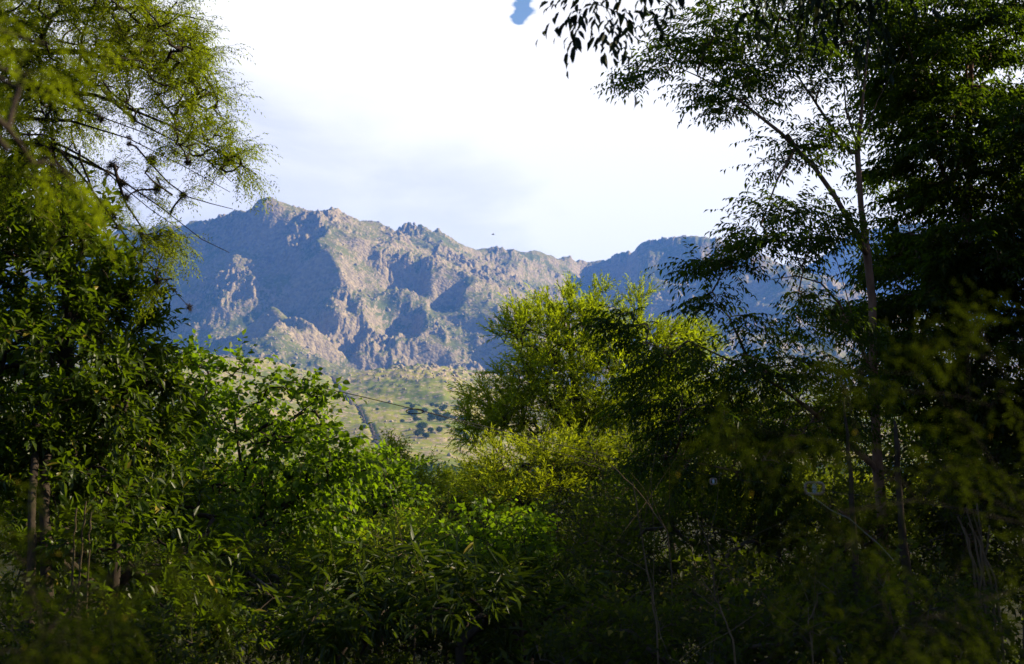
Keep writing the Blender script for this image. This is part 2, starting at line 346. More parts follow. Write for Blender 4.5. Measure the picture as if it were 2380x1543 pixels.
def scatter_rocks():
    r = np.random.default_rng(5)
    n = 11000; u = r.uniform(-0.24, 0.16, n); Y = r.uniform(4500, 7400, n); X = u * Y
    keep = fbm(X / 300, Y / 300, 101, 3) + 0.3 * r.normal(size=n) > 0.22; X, Y = X[keep], Y[keep]
    sz = 2.2 + r.exponential(2.0, len(X)); sz = np.clip(sz, 2, 10)
    V, f = rocks(r, np.stack([X, Y, mountain_z(X, Y) + sz * 0.15], -1), sz)
    tag(mesh_obj('mountain_crags', V, f, M_boulder), 'pale granite boulders and crags strewn over the big rocky mountain face', 'rocks', kind='stuff')
    n = 9000; u = r.uniform(-0.26, 0.02, n); Y = r.uniform(1500, 3650, n) ** 1.0; X = u * Y
    px = 1190 + u * F
    dens = 0.9 * np.exp(-((px - 1010) / 130) ** 2) * np.exp(-((Y - 3350) / 330) ** 2) + 0.25 * (fbm(X / 160, Y / 160, 111, 3) > 0.1) + 0.3 * np.exp(-((px - 700) / 300) ** 2) * np.exp(-((Y - 3450) / 200) ** 2)
    keep = r.uniform(size=n) < dens + 0.03; X, Y = X[keep], Y[keep]
    sz = np.clip(0.9 + r.exponential(1.1, len(X)), 0.8, 4.5) * (0.5 + 0.5 * Y / 3400)
    P = np.stack([X, Y, hill_z(X, Y) + sz * 0.2], -1)
    V, f = rocks(r, P, sz)
    tag(mesh_obj('hillside_stones', V, f, M_boulder), 'pale stones scattered across the grassy foothill below the mountain', 'stones', kind='stuff')
    # the largest boulders on the knoll one by one
    protos = []
    for i in range(36):
        px = r.normal(1010, 85); Yb = r.normal(3380, 110); x = (px - 1190) / F * Yb; s = r.uniform(4, 8)
        if i < 6:
            V, f = rocks(r, np.zeros((1, 3)), np.array([1.0])); o = mesh_obj('boulder', V, f, M_boulder); protos.append(o)
        else:
            o = protos[i % 6].copy(); COL.objects.link(o)
        o.location = (x, Yb, float(hill_z(np.array([x]), np.array([Yb]))[0]) + 0.3 * s); o.scale = (s, s, s * 0.8); o.rotation_euler = (0, 0, r.uniform(0, 6))
        tag(o, 'pale granite boulder in the rocky outcrop on the foothill crest', 'boulder', 'boulders of the outcrop on the foothill crest')
    # dark stony gully running down the slope
    Yg = r.uniform(1500, 3300, 700); pxg = np.interp(Yg, [1500, 1900, 3300], [900, 880, 770]) + r.normal(0, 1.8, 700); Xg = (pxg - 1190) / F * Yg
    sz = r.uniform(1.0, 3.0, 700) * Yg / 2600
    V, f = rocks(r, np.stack([Xg, Yg, hill_z(Xg, Yg) + 1.5], -1), sz)
    tag(mesh_obj('gully_rocks', V, f, M_gully), 'dark strip of rock and scrub running straight down the grassy foothill', 'gully', kind='stuff')
scatter_rocks()

def haze():
    m, t, o = newmat('haze_air'); v = N(t, 'ShaderNodeVolumePrincipled')
    v.inputs['Color'].default_value = (0.10, 0.30, 1.0, 1); v.inputs['Density'].default_value = 0.000054; v.inputs['Anisotropy'].default_value = 0.1
    L(t, v.outputs[0], o.inputs['Volume'])
    x0, x1, y0, y1, z0, z1 = -11000, 11000, -11000, 11000, -60, 1500
    V = [(x, y, z) for x in (x0, x1) for y in (y0, y1) for z in (z0, z1)]
    f = np.array([(0, 1, 3, 2), (4, 6, 7, 5), (0, 4, 5, 1), (2, 3, 7, 6), (0, 2, 6, 4), (1, 5, 7, 3)])
    tag(mesh_obj('haze', V, f, m), kind='stuff')
haze()
# ------------------------------------------------------------------ vegetation
# ------------------------------------------------------------------ plants: skeletons, leaves, parts
def tubes(chains, sides=5):
    """chains: list of (points n x 3, radii n) -> verts, quads"""
    VV = []; FF = []; base = 0
    ca = np.linspace(0, 2 * np.pi, sides + 1)[:-1]; cc, ss = np.cos(ca), np.sin(ca)
    for P, rr in chains:
        P = np.asarray(P, float); n = len(P)
        if n < 2: continue
        T = nrm(np.gradient(P, axis=0)); up = np.array([0.13, 0.31, 0.94]) if abs(T[0][2]) < 0.8 else np.array([0.94, 0.21, 0.1])
        A = nrm(np.cross(T, up)); B = np.cross(T, A)
        ring = P[:, None] + (A[:, None] * cc[None, :, None] + B[:, None] * ss[None, :, None]) * np.asarray(rr)[:, None, None]
        VV.append(ring.reshape(-1, 3)); k = np.arange(n - 1)[:, None] * sides + np.arange(sides)[None]; k2 = np.arange(n - 1)[:, None] * sides + (np.arange(sides)[None] + 1) % sides
        FF.append(np.stack([k, k2, k2 + sides, k + sides], -1).reshape(-1, 4) + base); base += n * sides
    return np.concatenate(VV), np.concatenate(FF)
def twigs_mesh(O, T1, T2, r0):
    """many short three-sided two-segment twigs at once; O, mid, end: n x 3"""
    n = len(O); D = nrm(T2 - O); A = nrm(np.cross(D, np.array([0.2, 0.5, 0.84]) + 0 * D)); B = np.cross(D, A)
    rings = []
    for P, f in ((O, 1.0), (T1, 0.7), (T2, 0.3)):
        for k in range(3):
            a = k * 2.0944; rings.append(P + (A * math.cos(a) + B * math.sin(a)) * (r0 * f))
    V = np.stack(rings, 1).reshape(-1, 3)
    q = []
    for s in (0, 3):
        for k in range(3): q.append((s + k, s + (k + 1) % 3, s + 3 + (k + 1) % 3, s + 3 + k))
    return V, (np.array(q)[None] + 9 * np.arange(n)[:, None, None]).reshape(-1, 4)
# leaf templates: x along the leaf, y across, z up (unit length, unit width)
TPL2 = (np.array([(0, 0, 0), (0.42, -0.5, 0.10), (1, 0, -0.10), (0.42, 0.5, 0.10)], float), np.array([(0, 1, 2), (0, 2, 3)]))
TPL6 = (np.array([(0, 0, 0), (0.22, -0.40, 0.06), (0.58, -0.46, 0.05), (1, 0, -0.22), (0.58, 0.46, 0.05), (0.22, 0.40, 0.06), (0.4, 0, -0.02), (0.78, 0, -0.10)], float),
        np.array([(0, 1, 6), (1, 2, 6), (2, 7, 6), (2, 3, 7), (3, 4, 7), (4, 6, 7), (4, 5, 6), (5, 0, 6)]))
def leaf_frames(rng, O, D, Lt, K, ang=0.9, droop=0.3, distich=False, tmin=0.12, jit=0.25, end=True):
    """O, D: twig starts and directions (n x 3), Lt lengths; K leaves each -> positions, axes, normals"""
    n = len(O); up = np.array([0, 0, 1.0])
    t = np.linspace(tmin, 1.0, K)[None].repeat(n, 0) + rng.uniform(-0.03, 0.03, (n, K))
    S0 = nrm(np.cross(D, up + 0.35 * rng.normal(size=(n, 3)))); N0 = np.cross(S0, D)
    P = O[:, None] + D[:, None] * (Lt[:, None] * t)[..., None] - up * (Lt[:, None] * droop * t * t)[..., None]
    T = nrm(D[:, None] - up * (2 * droop * t)[..., None])
    if distich: ph = np.where(np.arange(K) % 2 == 0, 0.0, np.pi)[None] + rng.normal(0, 0.18, (n, K))
    else: ph = 2.4 * np.arange(K)[None] + rng.uniform(0, 6.28, (n, 1)) + rng.normal(0, 0.4, (n, K))
    Sd = S0[:, None] * np.cos(ph)[..., None] + N0[:, None] * np.sin(ph)[..., None]
    a = ang * np.ones((n, K)) + rng.normal(0, jit, (n, K))
    if end: a[:, -1] *= 0.2
    X = nrm(T * np.cos(a)[..., None] + Sd * np.sin(a)[..., None] - up * 0.15)
    Nn = N0[:, None] * 0.9 + up * 0.5 + 0.35 * rng.normal(size=X.shape)
    return P.reshape(-1, 3), X.reshape(-1, 3), Nn.reshape(-1, 3)
def leaf_basis(X, Nn):
    Y = nrm(np.cross(Nn, X)); Z = np.cross(X, Y); return Y, Z
def leaf_verts(P, X, Nn, Ls, Ws, tpl):
    Y, Z = leaf_basis(X, Nn); T, Fc = tpl
    V = P[:, None] + X[:, None] * (T[None, :, 0] * Ls[:, None])[..., None] + Y[:, None] * (T[None, :, 1] * Ws[:, None])[..., None] + Z[:, None] * (T[None, :, 2] * Ls[:, None])[..., None]
    return V.reshape(-1, 3), (Fc[None] + len(T) * np.arange(len(P))[:, None, None]).reshape(-1, Fc.shape[1])

def sample_blobs(rng, blobs, dens, shell=0.45):
    """blobs: (px, py, Y, rx_px, ry_px, depth_m[, factor]) -> attractor points"""
    out = []
    for b in blobs:
        px, py, Y, rx, ry, dz = b[:6]; f = b[6] if len(b) > 6 else 1.0
        c = at(px, py, Y); k = Y / F; n = max(3, int(dens * f * rx * ry * (k * k)))
        v = nrm(rng.normal(size=(n, 3))) * rng.uniform(0, 1, (n, 1)) ** shell
        out.append(c + v * np.array([rx * k, dz, ry * k]))
    return np.concatenate(out)
def skeleton(rng, limbs, att, seg=0.35, wig=0.10, upb=0.15):
    """grow each attractor a curved branch off the nearest part of what is there"""
    pos = []; par = []; fixed = []
    for Lb in limbs:                                    # explicit limbs: list of points, first joins the nearest node
        Lb = np.asarray(Lb, float); prev = -1
        if pos: prev = int(np.argmin(np.linalg.norm(np.array(pos) - Lb[0], axis=1)))
        for i in range(len(Lb)):
            if i == 0:
                pos.append(Lb[0]); par.append(prev); prev = len(pos) - 1; continue
            d = np.linalg.norm(Lb[i] - Lb[i - 1]); m = max(1, int(d / seg))
            for j in range(1, m + 1):
                p = Lb[i - 1] + (Lb[i] - Lb[i - 1]) * j / m + rng.normal(0, wig * 0.25 * seg, 3)
                pos.append(p); par.append(prev); prev = len(pos) - 1
    nf = len(pos); NP = np.zeros((nf + 5 * len(att), 3)); NP[:nf] = pos; cnt = nf
    d0 = np.min(np.linalg.norm(att[:, None] - NP[None, :nf], axis=2), axis=1); order = np.argsort(d0)
    chains = []; tips = []
    for i in order:
        a = att[i]; dd = np.linalg.norm(NP[:cnt] - a, axis=1) + 0.25 * np.maximum(NP[:cnt, 2] - a[2] + 0.1, 0)
        j = int(np.argmin(dd)); s = NP[j]; ln = np.linalg.norm(a - s); m = 3 if ln < seg * 2 else 4
        bow = rng.normal(0, wig * ln, 3) + np.array([0, 0, upb * ln]); prev = j; ids = [j]
        for k in range(1, m + 1):
            t = k / m; NP[cnt] = s + (a - s) * t + bow * math.sin(math.pi * t) * 0.6; par.append(prev); prev = cnt; ids.append(cnt); cnt += 1
        chains.append(ids); tips.append(prev)
    NP = NP[:cnt]; par = np.array(par); w = np.zeros(cnt); w[tips] = 1
    for i in range(cnt - 1, -1, -1):
        if par[i] >= 0: w[par[i]] += w[i]
    # explicit limbs as chains
    lch = []; k = 0; cur = []
    kids = {}
    for Lb in limbs: pass
    i = 0
    while i < nf:
        cur = [i]; i += 1
        while i < nf and par[i] == i - 1: cur.append(i); i += 1
        if par[cur[0]] >= 0: cur = [int(par[cur[0]])] + cur
        lch.append(cur)
    return NP, par, w, lch, chains, np.array(tips)

LEAF_UNIT = {}
def unit_leaf(mat, ratio):
    key = (mat.name, ratio)
    if key not in LEAF_UNIT:
        T, Fc = TPL6; me = bpy.data.meshes.new('leaf'); V = T.copy(); V[:, 1] *= ratio
        me.from_pydata([tuple(v) for v in V], [], [tuple(int(i) for i in f) for f in Fc]); me.materials.append(mat); LEAF_UNIT[key] = me
    return LEAF_UNIT[key]
def leaf_parts(P, X, Nn, Ls, mat, ratio, root, loc, n=290):
    """the leaves that show largest are parts of their own"""
    d = np.linalg.norm(P - CAM, axis=1); vis = P[:, 1] > 0.5
    u = (P[:, 0] / np.maximum(P[:, 1], 0.1)); vis &= np.abs(u) < 0.38
    Y, Z = leaf_basis(X, Nn); face = np.abs(np.sum(Z * nrm(CAM - P), axis=1))
    score = np.where(vis, Ls / d * (0.3 + face), 0) ; zq = d.copy()
    score = score * np.where(zq < np.quantile(d[vis] if vis.any() else d, 0.35), 1.5, 1.0)
    pick = np.argsort(-score)[:n]; me = unit_leaf(mat, ratio)
    for i in pick:
        o = bpy.data.objects.new('leaf', me); COL.objects.link(o); o.parent = root
        l = float(Ls[i]); M = Matrix(((X[i][0] * l, Y[i][0] * l, Z[i][0] * l, P[i][0] - loc[0]), (X[i][1] * l, Y[i][1] * l, Z[i][1] * l, P[i][1] - loc[1]), (X[i][2] * l, Y[i][2] * l, Z[i][2] * l, P[i][2] - loc[2]), (0, 0, 0, 1)))
        o.matrix_basis = M
    m = np.ones(len(P), bool); m[pick] = False; return m
NTRI = [0]; NODES = {}
def plant(name, label, cat, limbs, blobs, sp, dens, seed, group=None, rbase=0.10, parts=0, tw=6, upb=0.15, wig=0.12, att=None, bark=None, shell=0.45, rtip=0.004, twig_r=0.0016):
    """sp: species dict"""
    rng = np.random.default_rng(seed)
    limbs = [np.array(l) for l in limbs]; loc = limbs[0][0].copy()
    A = sample_blobs(rng, blobs, dens, shell) if att is None else att
    NP_, par, w, lch, ch, tips = skeleton(rng, limbs, A, wig=wig, upb=upb)
    root = empty(name, loc, label, cat, group); NODES[root.name] = NP_
    bark = bark or sp['bark']; wmax = max(w.max(), 1)
    rad = np.maximum(rtip, rbase * (w / wmax) ** 0.5)
    V, f = tubes([(NP_[c], rad[c]) for c in lch[:1]], 8); mesh_obj('trunk', V, f, bark, root, loc, True)
    for c in lch[1:]:
        lp = NP_[c].copy(); rl_ = np.minimum(rad[c], rad[c[1]] if len(c) > 1 else rad[c[0]]); m_ = min(7, len(c) - 1); rl_[-m_:] *= np.linspace(1.0, 0.3, m_)
        if len(c) > 4: lp[1:-1] = 0.3 * lp[:-2] + 0.4 * lp[1:-1] + 0.3 * lp[2:]
        V, f = tubes([(lp, rl_)], 7); mesh_obj('limb', V, f, bark, root, loc, True)
    br = []
    for c in ch:
        rr = rad[c].copy(); rr[0] = rr[1]; br.append((NP_[c], rr))
    V, f = tubes(br, 4); NTRI[0] += 2 * len(f); b = mesh_obj('branches', V, f, bark, root, loc); b['kind'] = 'stuff'
    # twigs at each tip and a few along the last branch
    k = tw; ti = np.repeat(tips, k); pp = par[ti]; back = rng.uniform(0, 1, len(ti))
    O = NP_[ti] + (NP_[pp] - NP_[ti]) * back[:, None]; Db = nrm(NP_[ti] - NP_[pp])
    cen = A.mean(0); out = nrm(NP_[ti] - cen)
    D = nrm(sp.get('along', 0.5) * Db + sp.get('out', 0.5) * out + sp.get('spread', 0.9) * nrm(rng.normal(size=O.shape)) + np.array([0, 0, sp.get('up', 0.2)]))
    if sp.get('flat'): D[:, 2] *= sp['flat']; D = nrm(D)
    Lt = sp['twig'] * rng.uniform(0.6, 1.25, len(O)); dr = sp.get('droop', 0.25)
    V, f = twigs_mesh(O, O + D * (Lt * 0.5)[:, None] - np.array([0, 0, 1]) * (Lt * dr * 0.25)[:, None], O + D * Lt[:, None] - np.array([0, 0, 1]) * (Lt * dr)[:, None], twig_r)
    NTRI[0] += 2 * len(f); b = mesh_obj('twigs', V, f, sp.get('twigmat', bark), root, loc); b['kind'] = 'stuff'
    if sp.get('rachis'):                                # compound leaves: side stalks along the twig carry leaflets
        P, X, Nn = leaf_frames(rng, O, D, Lt, sp['nr'], sp.get('rang', 0.8), dr, False)
        if sp.get('flat'): X[:, 2] = X[:, 2] * sp['flat'] + 0.05; X = nrm(X)
        rl = sp['rachis'] * rng.uniform(0.7, 1.2, len(P))
        P, X, Nn = leaf_frames(rng, P, X, rl, sp['K'], sp.get('ang', 1.0), sp.get('rdroop', 0.35), True, 0.15, 0.15)
    else:
        P, X, Nn = leaf_frames(rng, O, D, Lt, sp['K'], sp.get('ang', 0.9), dr, sp.get('distich', False))
    if sp.get('hang'): X = nrm(X - np.array([0, 0, sp['hang']]))
    keep = rng.uniform(size=len(P)) < sp.get('keep', 0.93); P, X, Nn = P[keep], X[keep], Nn[keep]
    Ls = sp['L'] * rng.uniform(0.45, 1.25, len(P)); ratio = sp['W'] / sp['L']
    if parts:
        parts = min(parts, int(len(P) * 0.6))
        m = leaf_parts(P, X, Nn, Ls, sp['mat'], round(ratio, 3), root, loc, parts); P, X, Nn, Ls = P[m], X[m], Nn[m], Ls[m]
    V, f = leaf_verts(P, X, Nn, Ls, Ls * ratio, TPL6 if sp.get('fine') else TPL2)
    NTRI[0] += len(f); b = mesh_obj('crown', V, f, sp['mat'], root, loc); b['kind'] = 'stuff'
    return root
def copy_tree(o, loc, rz, sc, label=None):
    c = o.copy(); COL.objects.link(c); c.location = loc; c.rotation_euler = (0, 0, rz); c.scale = (sc, sc, sc)
    if label: c['label'] = label
    for ch in list(o.children):
        if ch.name.startswith('leaf'): continue
        d = ch.copy(); COL.objects.link(d); d.parent = c
    return c

B_dark = bark_mat('bark_dark', (0.014, 0.011, 0.009), (0.048, 0.036, 0.027))
B_pink = bark_mat('bark_pinkish', (0.10, 0.055, 0.04), (0.26, 0.16, 0.12))
B_grey = bark_mat('bark_grey', (0.035, 0.028, 0.02), (0.10, 0.08, 0.06))
B_dry = bark_mat('dry_stem', (0.045, 0.034, 0.022), (0.13, 0.095, 0.06))
B_green = bark_mat('green_stem', (0.05, 0.06, 0.02), (0.12, 0.12, 0.04))
m_mesq = leaf_mat('leaf_mesquite', (0.05, 0.052, 0.006), (0.11, 0.135, 0.007), (0.33, 0.43, 0.006), 0.45, 0.005, 0.60, 1.0)
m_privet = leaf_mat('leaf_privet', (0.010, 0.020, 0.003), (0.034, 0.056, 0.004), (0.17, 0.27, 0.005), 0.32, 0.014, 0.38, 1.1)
m_mulb = leaf_mat('leaf_mulberry', (0.020, 0.038, 0.004), (0.050, 0.090, 0.005), (0.25, 0.42, 0.006), 0.42, 0.010, 0.45, 0.8)
m_willow = leaf_mat('leaf_willow', (0.12, 0.16, 0.006), (0.25, 0.29, 0.008), (0.48, 0.60, 0.008), 0.5, 0.007, 0.50, 0.5)
m_bushy = leaf_mat('leaf_bush', (0.09, 0.11, 0.008), (0.17, 0.19, 0.010), (0.31, 0.42, 0.008), 0.42, 0.007, 0.50, 0.6)
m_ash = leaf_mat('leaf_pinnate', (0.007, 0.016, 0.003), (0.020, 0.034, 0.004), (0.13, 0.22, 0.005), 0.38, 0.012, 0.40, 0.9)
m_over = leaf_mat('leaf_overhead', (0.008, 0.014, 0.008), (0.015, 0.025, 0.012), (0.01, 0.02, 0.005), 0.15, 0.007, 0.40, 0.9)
m_peach = leaf_mat('leaf_peach', (0.008, 0.020, 0.003), (0.018, 0.034, 0.004), (0.09, 0.14, 0.005), 0.35, 0.017, 0.40, 1.2)
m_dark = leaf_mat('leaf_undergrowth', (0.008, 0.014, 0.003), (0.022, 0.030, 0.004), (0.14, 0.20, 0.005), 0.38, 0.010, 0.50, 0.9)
m_feath = leaf_mat('leaf_feathery', (0.018, 0.030, 0.003), (0.035, 0.048, 0.003), (0.05, 0.07, 0.003), 0.4, 0.000, 0.60, 2.0)

SP_mesq = dict(bark=B_dark, mat=m_mesq, twig=0.20, L=0.024, W=0.0065, rachis=0.09, nr=8, K=8, up=0.0, droop=0.12, along=1.0, out=0.3, spread=0.6, rang=0.6, rdroop=0.25)
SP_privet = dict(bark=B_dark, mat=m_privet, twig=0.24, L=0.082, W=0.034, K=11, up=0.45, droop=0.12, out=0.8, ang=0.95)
SP_mulb = dict(bark=B_dark, mat=m_mulb, twig=0.34, L=0.072, W=0.056, K=9, up=0.15, droop=0.2, out=0.8, ang=0.9, hang=0.35)
SP_willow = dict(bark=B_dark, mat=m_willow, twig=0.42, L=0.085, W=0.024, K=15, up=0.75, droop=0.10, out=0.6, spread=0.75, ang=0.5)
SP_bush = dict(bark=B_dark, mat=m_bushy, twig=0.34, L=0.07, W=0.032, K=11, up=0.5, droop=0.08, out=0.7, ang=0.8)
SP_round = dict(bark=B_dark, mat=m_mulb, twig=0.36, L=0.085, W=0.066, K=9, up=0.2, out=0.8, ang=0.9)
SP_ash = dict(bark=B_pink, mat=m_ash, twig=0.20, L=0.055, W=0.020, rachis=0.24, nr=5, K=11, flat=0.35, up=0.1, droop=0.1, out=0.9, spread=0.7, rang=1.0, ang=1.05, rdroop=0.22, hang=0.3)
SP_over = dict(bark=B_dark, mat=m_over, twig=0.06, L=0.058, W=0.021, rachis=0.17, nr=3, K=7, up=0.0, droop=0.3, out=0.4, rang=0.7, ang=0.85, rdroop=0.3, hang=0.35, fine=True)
SP_peach = dict(bark=B_dark, mat=m_peach, twig=0.30, L=0.125, W=0.020, K=16, up=0.9, droop=0.05, out=0.3, spread=0.5, ang=0.9, hang=0.45, twigmat=B_green)
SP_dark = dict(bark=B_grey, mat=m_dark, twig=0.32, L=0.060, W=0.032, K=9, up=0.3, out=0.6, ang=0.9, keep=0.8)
B_near = bark_mat('bark_near', (0.008, 0.007, 0.005), (0.022, 0.017, 0.012))
SP_feath = dict(bark=B_near, mat=m_feath, twig=0.11, L=0.011, W=0.0025, rachis=0.05, nr=7, K=11, up=0.0, droop=0.3, along=0.8, out=0.3, spread=0.6, rang=0.8, rdroop=0.3)

def gp(px, Y, dz=0.0):                                   # ground point below pixel column px at depth Y
    x = (px - 1190) / F * Y; return np.array([x, Y, float(ground_z(x, Y)) + dz])
def pl(*pts): return [at(*p) for p in pts]

# --- mesquite over the upper left corner
mesq = plant('mesquite_tree', 'big feathery tree with dark twisted limbs leaning in over the upper left corner', 'tree',
    [[gp(-420, 9.5), at(-380, 800, 9.3), at(-330, 420, 9.1), at(-230, 240, 9.0)],
     pl((-330, 420, 9.1), (-60, 300, 8.8), (120, 330, 8.6), (270, 400, 8.5), (400, 500, 8.4), (470, 565, 8.4), (520, 588, 8.4)),
     pl((-60, 300, 8.8), (150, 250, 8.5), (300, 320, 8.3), (440, 400, 8.3), (520, 440, 8.3)),
     pl((-230, 240, 9.0), (50, 180, 8.8), (230, 210, 8.6), (400, 290, 8.5), (540, 370, 8.4), (600, 390, 8.4)),
     pl((-230, 240, 9.0), (0, 90, 9.0), (200, 100, 8.8), (380, 170, 8.6), (500, 220, 8.6)),
     pl((0, 90, 9.0), (150, -20, 8.8), (330, 20, 8.7), (490, 60, 8.6)),
     pl((120, 330, 8.6), (200, 420, 8.5), (270, 530, 8.4), (330, 610, 8.3), (400, 650, 8.3), (440, 700, 8.3)),
     pl((120, 330, 8.6), (190, 345, 8.5), (230, 400, 8.4), (300, 430, 8.4), (340, 500, 8.3), (420, 520, 8.3)),
     pl((300, 320, 8.3), (350, 380, 8.3), (400, 450, 8.2), (430, 440, 8.2), (500, 480, 8.2), (528, 500, 8.2)), pl((230, 210, 8.6), (310, 290, 8.4), (400, 340, 8.3), (470, 330, 8.3), (560, 400, 8.3)),
     pl((50, 180, 8.8), (160, 240, 8.5), (250, 290, 8.3), (330, 300, 8.3), (430, 370, 8.3)), pl((190, 345, 8.5), (180, 420, 8.4), (240, 480, 8.3), (260, 560, 8.3)),
     pl((270, 400, 8.5), (300, 470, 8.4), (330, 560, 8.3), (400, 600, 8.3))],
    [(60, 60, 8.8, 260, 120, 1.2, 1.0), (320, 60, 8.7, 140, 90, 0.9, 1.1), (410, 135, 8.6, 80, 70, 0.7, 1.1), (445, 225, 8.6, 60, 40, 0.6, 1.0), (480, 345, 8.4, 70, 45, 0.6, 1.2), (535, 372, 8.4, 28, 28, 0.4, 1.0),
     (360, 230, 8.6, 110, 70, 0.8, 0.5), (80, 230, 8.8, 150, 110, 1.0, 0.9), (350, 440, 8.4, 130, 50, 0.6, 0.12), (395, 545, 8.3, 30, 14, 0.3, 1.0), (375, 630, 8.3, 28, 36, 0.3, 0.8), (340, 560, 8.3, 50, 40, 0.3, 0.8), (40, 370, 8.6, 130, 60, 0.7, 0.7), (260, 420, 8.4, 120, 60, 0.6, 0.12)],
    SP_mesq, 860, 1, rbase=0.06, tw=5, wig=0.24, upb=0.0, rtip=0.0062)
mesq2 = plant('mesquite_branch', 'out of focus feathery branch nearest the upper left corner', 'branch',
    [pl((-700, 600, 1.98), (-350, 300, 1.86), (-150, 150, 1.80)), pl((-350, 300, 1.86), (-60, 260, 1.80), (60, 300, 1.74)), pl((-150, 150, 1.80), (20, 60, 1.80), (150, 30, 1.74))],
    [(-20, 90, 1.80, 190, 110, 0.3, 1.0), (20, 290, 1.80, 110, 90, 0.3, 1.0)], dict(SP_mesq, twig=0.10, rachis=0.05, L=0.011, W=0.003), 1700, 2, rbase=0.008, tw=4, wig=0.15, rtip=0.001, twig_r=0.0006)
# --- privet wall on the left
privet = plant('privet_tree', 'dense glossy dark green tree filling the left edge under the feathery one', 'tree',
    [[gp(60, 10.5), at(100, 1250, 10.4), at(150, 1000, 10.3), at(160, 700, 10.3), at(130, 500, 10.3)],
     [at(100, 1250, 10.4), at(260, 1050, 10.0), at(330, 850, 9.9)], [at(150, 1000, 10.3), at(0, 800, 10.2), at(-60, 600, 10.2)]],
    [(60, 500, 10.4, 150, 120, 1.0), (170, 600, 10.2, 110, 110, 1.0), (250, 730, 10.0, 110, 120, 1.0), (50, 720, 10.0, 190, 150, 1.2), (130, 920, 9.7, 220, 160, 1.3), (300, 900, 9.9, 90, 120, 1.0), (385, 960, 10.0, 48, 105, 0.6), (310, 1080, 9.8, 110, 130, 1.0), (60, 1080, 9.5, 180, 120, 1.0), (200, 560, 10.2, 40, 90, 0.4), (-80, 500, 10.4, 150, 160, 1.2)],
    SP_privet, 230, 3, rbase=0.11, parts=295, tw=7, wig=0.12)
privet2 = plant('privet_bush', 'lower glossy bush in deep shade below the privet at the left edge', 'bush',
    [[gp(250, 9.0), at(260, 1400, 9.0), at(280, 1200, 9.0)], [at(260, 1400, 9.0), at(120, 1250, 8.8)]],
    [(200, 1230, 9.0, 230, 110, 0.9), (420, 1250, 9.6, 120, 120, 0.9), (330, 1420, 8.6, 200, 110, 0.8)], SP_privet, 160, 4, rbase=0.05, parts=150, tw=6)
# --- round leaved tree
mulb = plant('mulberry_tree', 'bright round leaved tree leaning right, its top against the foothill', 'tree',
    [[gp(380, 13.6), at(420, 1330, 13.5), at(520, 1245, 13.5), at(640, 1180, 13.4), at(760, 1130, 13.4), at(850, 1090, 13.4)],
     [at(420, 1330, 13.5), at(430, 1150, 13.6), at(450, 1000, 13.6), at(480, 880, 13.6)], [at(520, 1245, 13.5), at(560, 1080, 13.3), at(640, 980, 13.2), at(740, 930, 13.2)],
     [at(560, 1080, 13.3), at(545, 960, 13.4), at(562, 850, 13.4)]],
    [(462, 850, 13.6, 46, 38, 0.35, 1.1), (500, 905, 13.6, 40, 50, 0.4, 0.8), (558, 870, 13.4, 26, 42, 0.3, 1.0), (640, 930, 13.3, 50, 35, 0.4, 0.9), (735, 915, 13.2, 40, 18, 0.25, 1.0), (470, 1010, 13.8, 70, 90, 0.9), (590, 1010, 13.5, 110, 80, 0.9), (705, 1010, 13.4, 75, 60, 0.8), (600, 1120, 13.6, 160, 90, 1.2), (770, 1080, 13.4, 90, 60, 0.8), (520, 1200, 13.0, 120, 80, 0.9, 0.8), (700, 1200, 13.6, 130, 70, 1.0)],
    SP_mulb, 210, 5, rbase=0.07, parts=295, tw=6, wig=0.14)
rnd = plant('round_tree', 'small bright green rounded tree standing beside the mulberry, lower centre left', 'tree',
    [[gp(845, 21), at(850, 1280, 21), at(880, 1180, 21)], [at(850, 1280, 21), at(800, 1180, 21)], [at(850, 1280, 21), at(930, 1170, 21)]],
    [(870, 1120, 21, 95, 75, 1.3), (820, 1180, 21, 90, 70, 1.2), (920, 1190, 21, 75, 75, 1.2), (740, 1130, 22, 70, 70, 1.0)], SP_round, 110, 6, rbase=0.07, tw=6)
m_wbush = leaf_mat('leaf_willow_bush', (0.085, 0.11, 0.006), (0.20, 0.22, 0.008), (0.42, 0.50, 0.008), 0.45, 0.007, 0.50, 0.6)
SP_wbush = dict(SP_willow, mat=m_wbush)
# --- yellow green growth in the gap
plant('young_willow', 'slender yellow green young tree rising into the gap below the foothill', 'tree',
    [[gp(925, 30), at(930, 1200, 30), at(935, 1080, 30)]], [(930, 1055, 30, 38, 50, 0.8), (915, 1110, 30, 85, 50, 1.4), (980, 1130, 30, 60, 60, 1.2)], SP_bush, 150, 7, rbase=0.07, tw=6)
plant('leafy_bush', 'yellow green bush between the young willow and the round tree', 'bush',
    [[gp(860, 32), at(860, 1190, 32)]], [(850, 1080, 32, 60, 35, 1.2), (860, 1150, 32, 120, 70, 1.5)], SP_bush, 110, 8, rbase=0.07, tw=6)
plant('leafy_bush', 'small pale bush at the right end of the gap, under the big willow', 'bush',
    [[gp(1040, 33), at(1045, 1200, 33)]], [(1040, 1150, 33, 60, 55, 1.2), (1080, 1120, 34, 40, 30, 0.9)], SP_bush, 130, 9, rbase=0.06, tw=6)
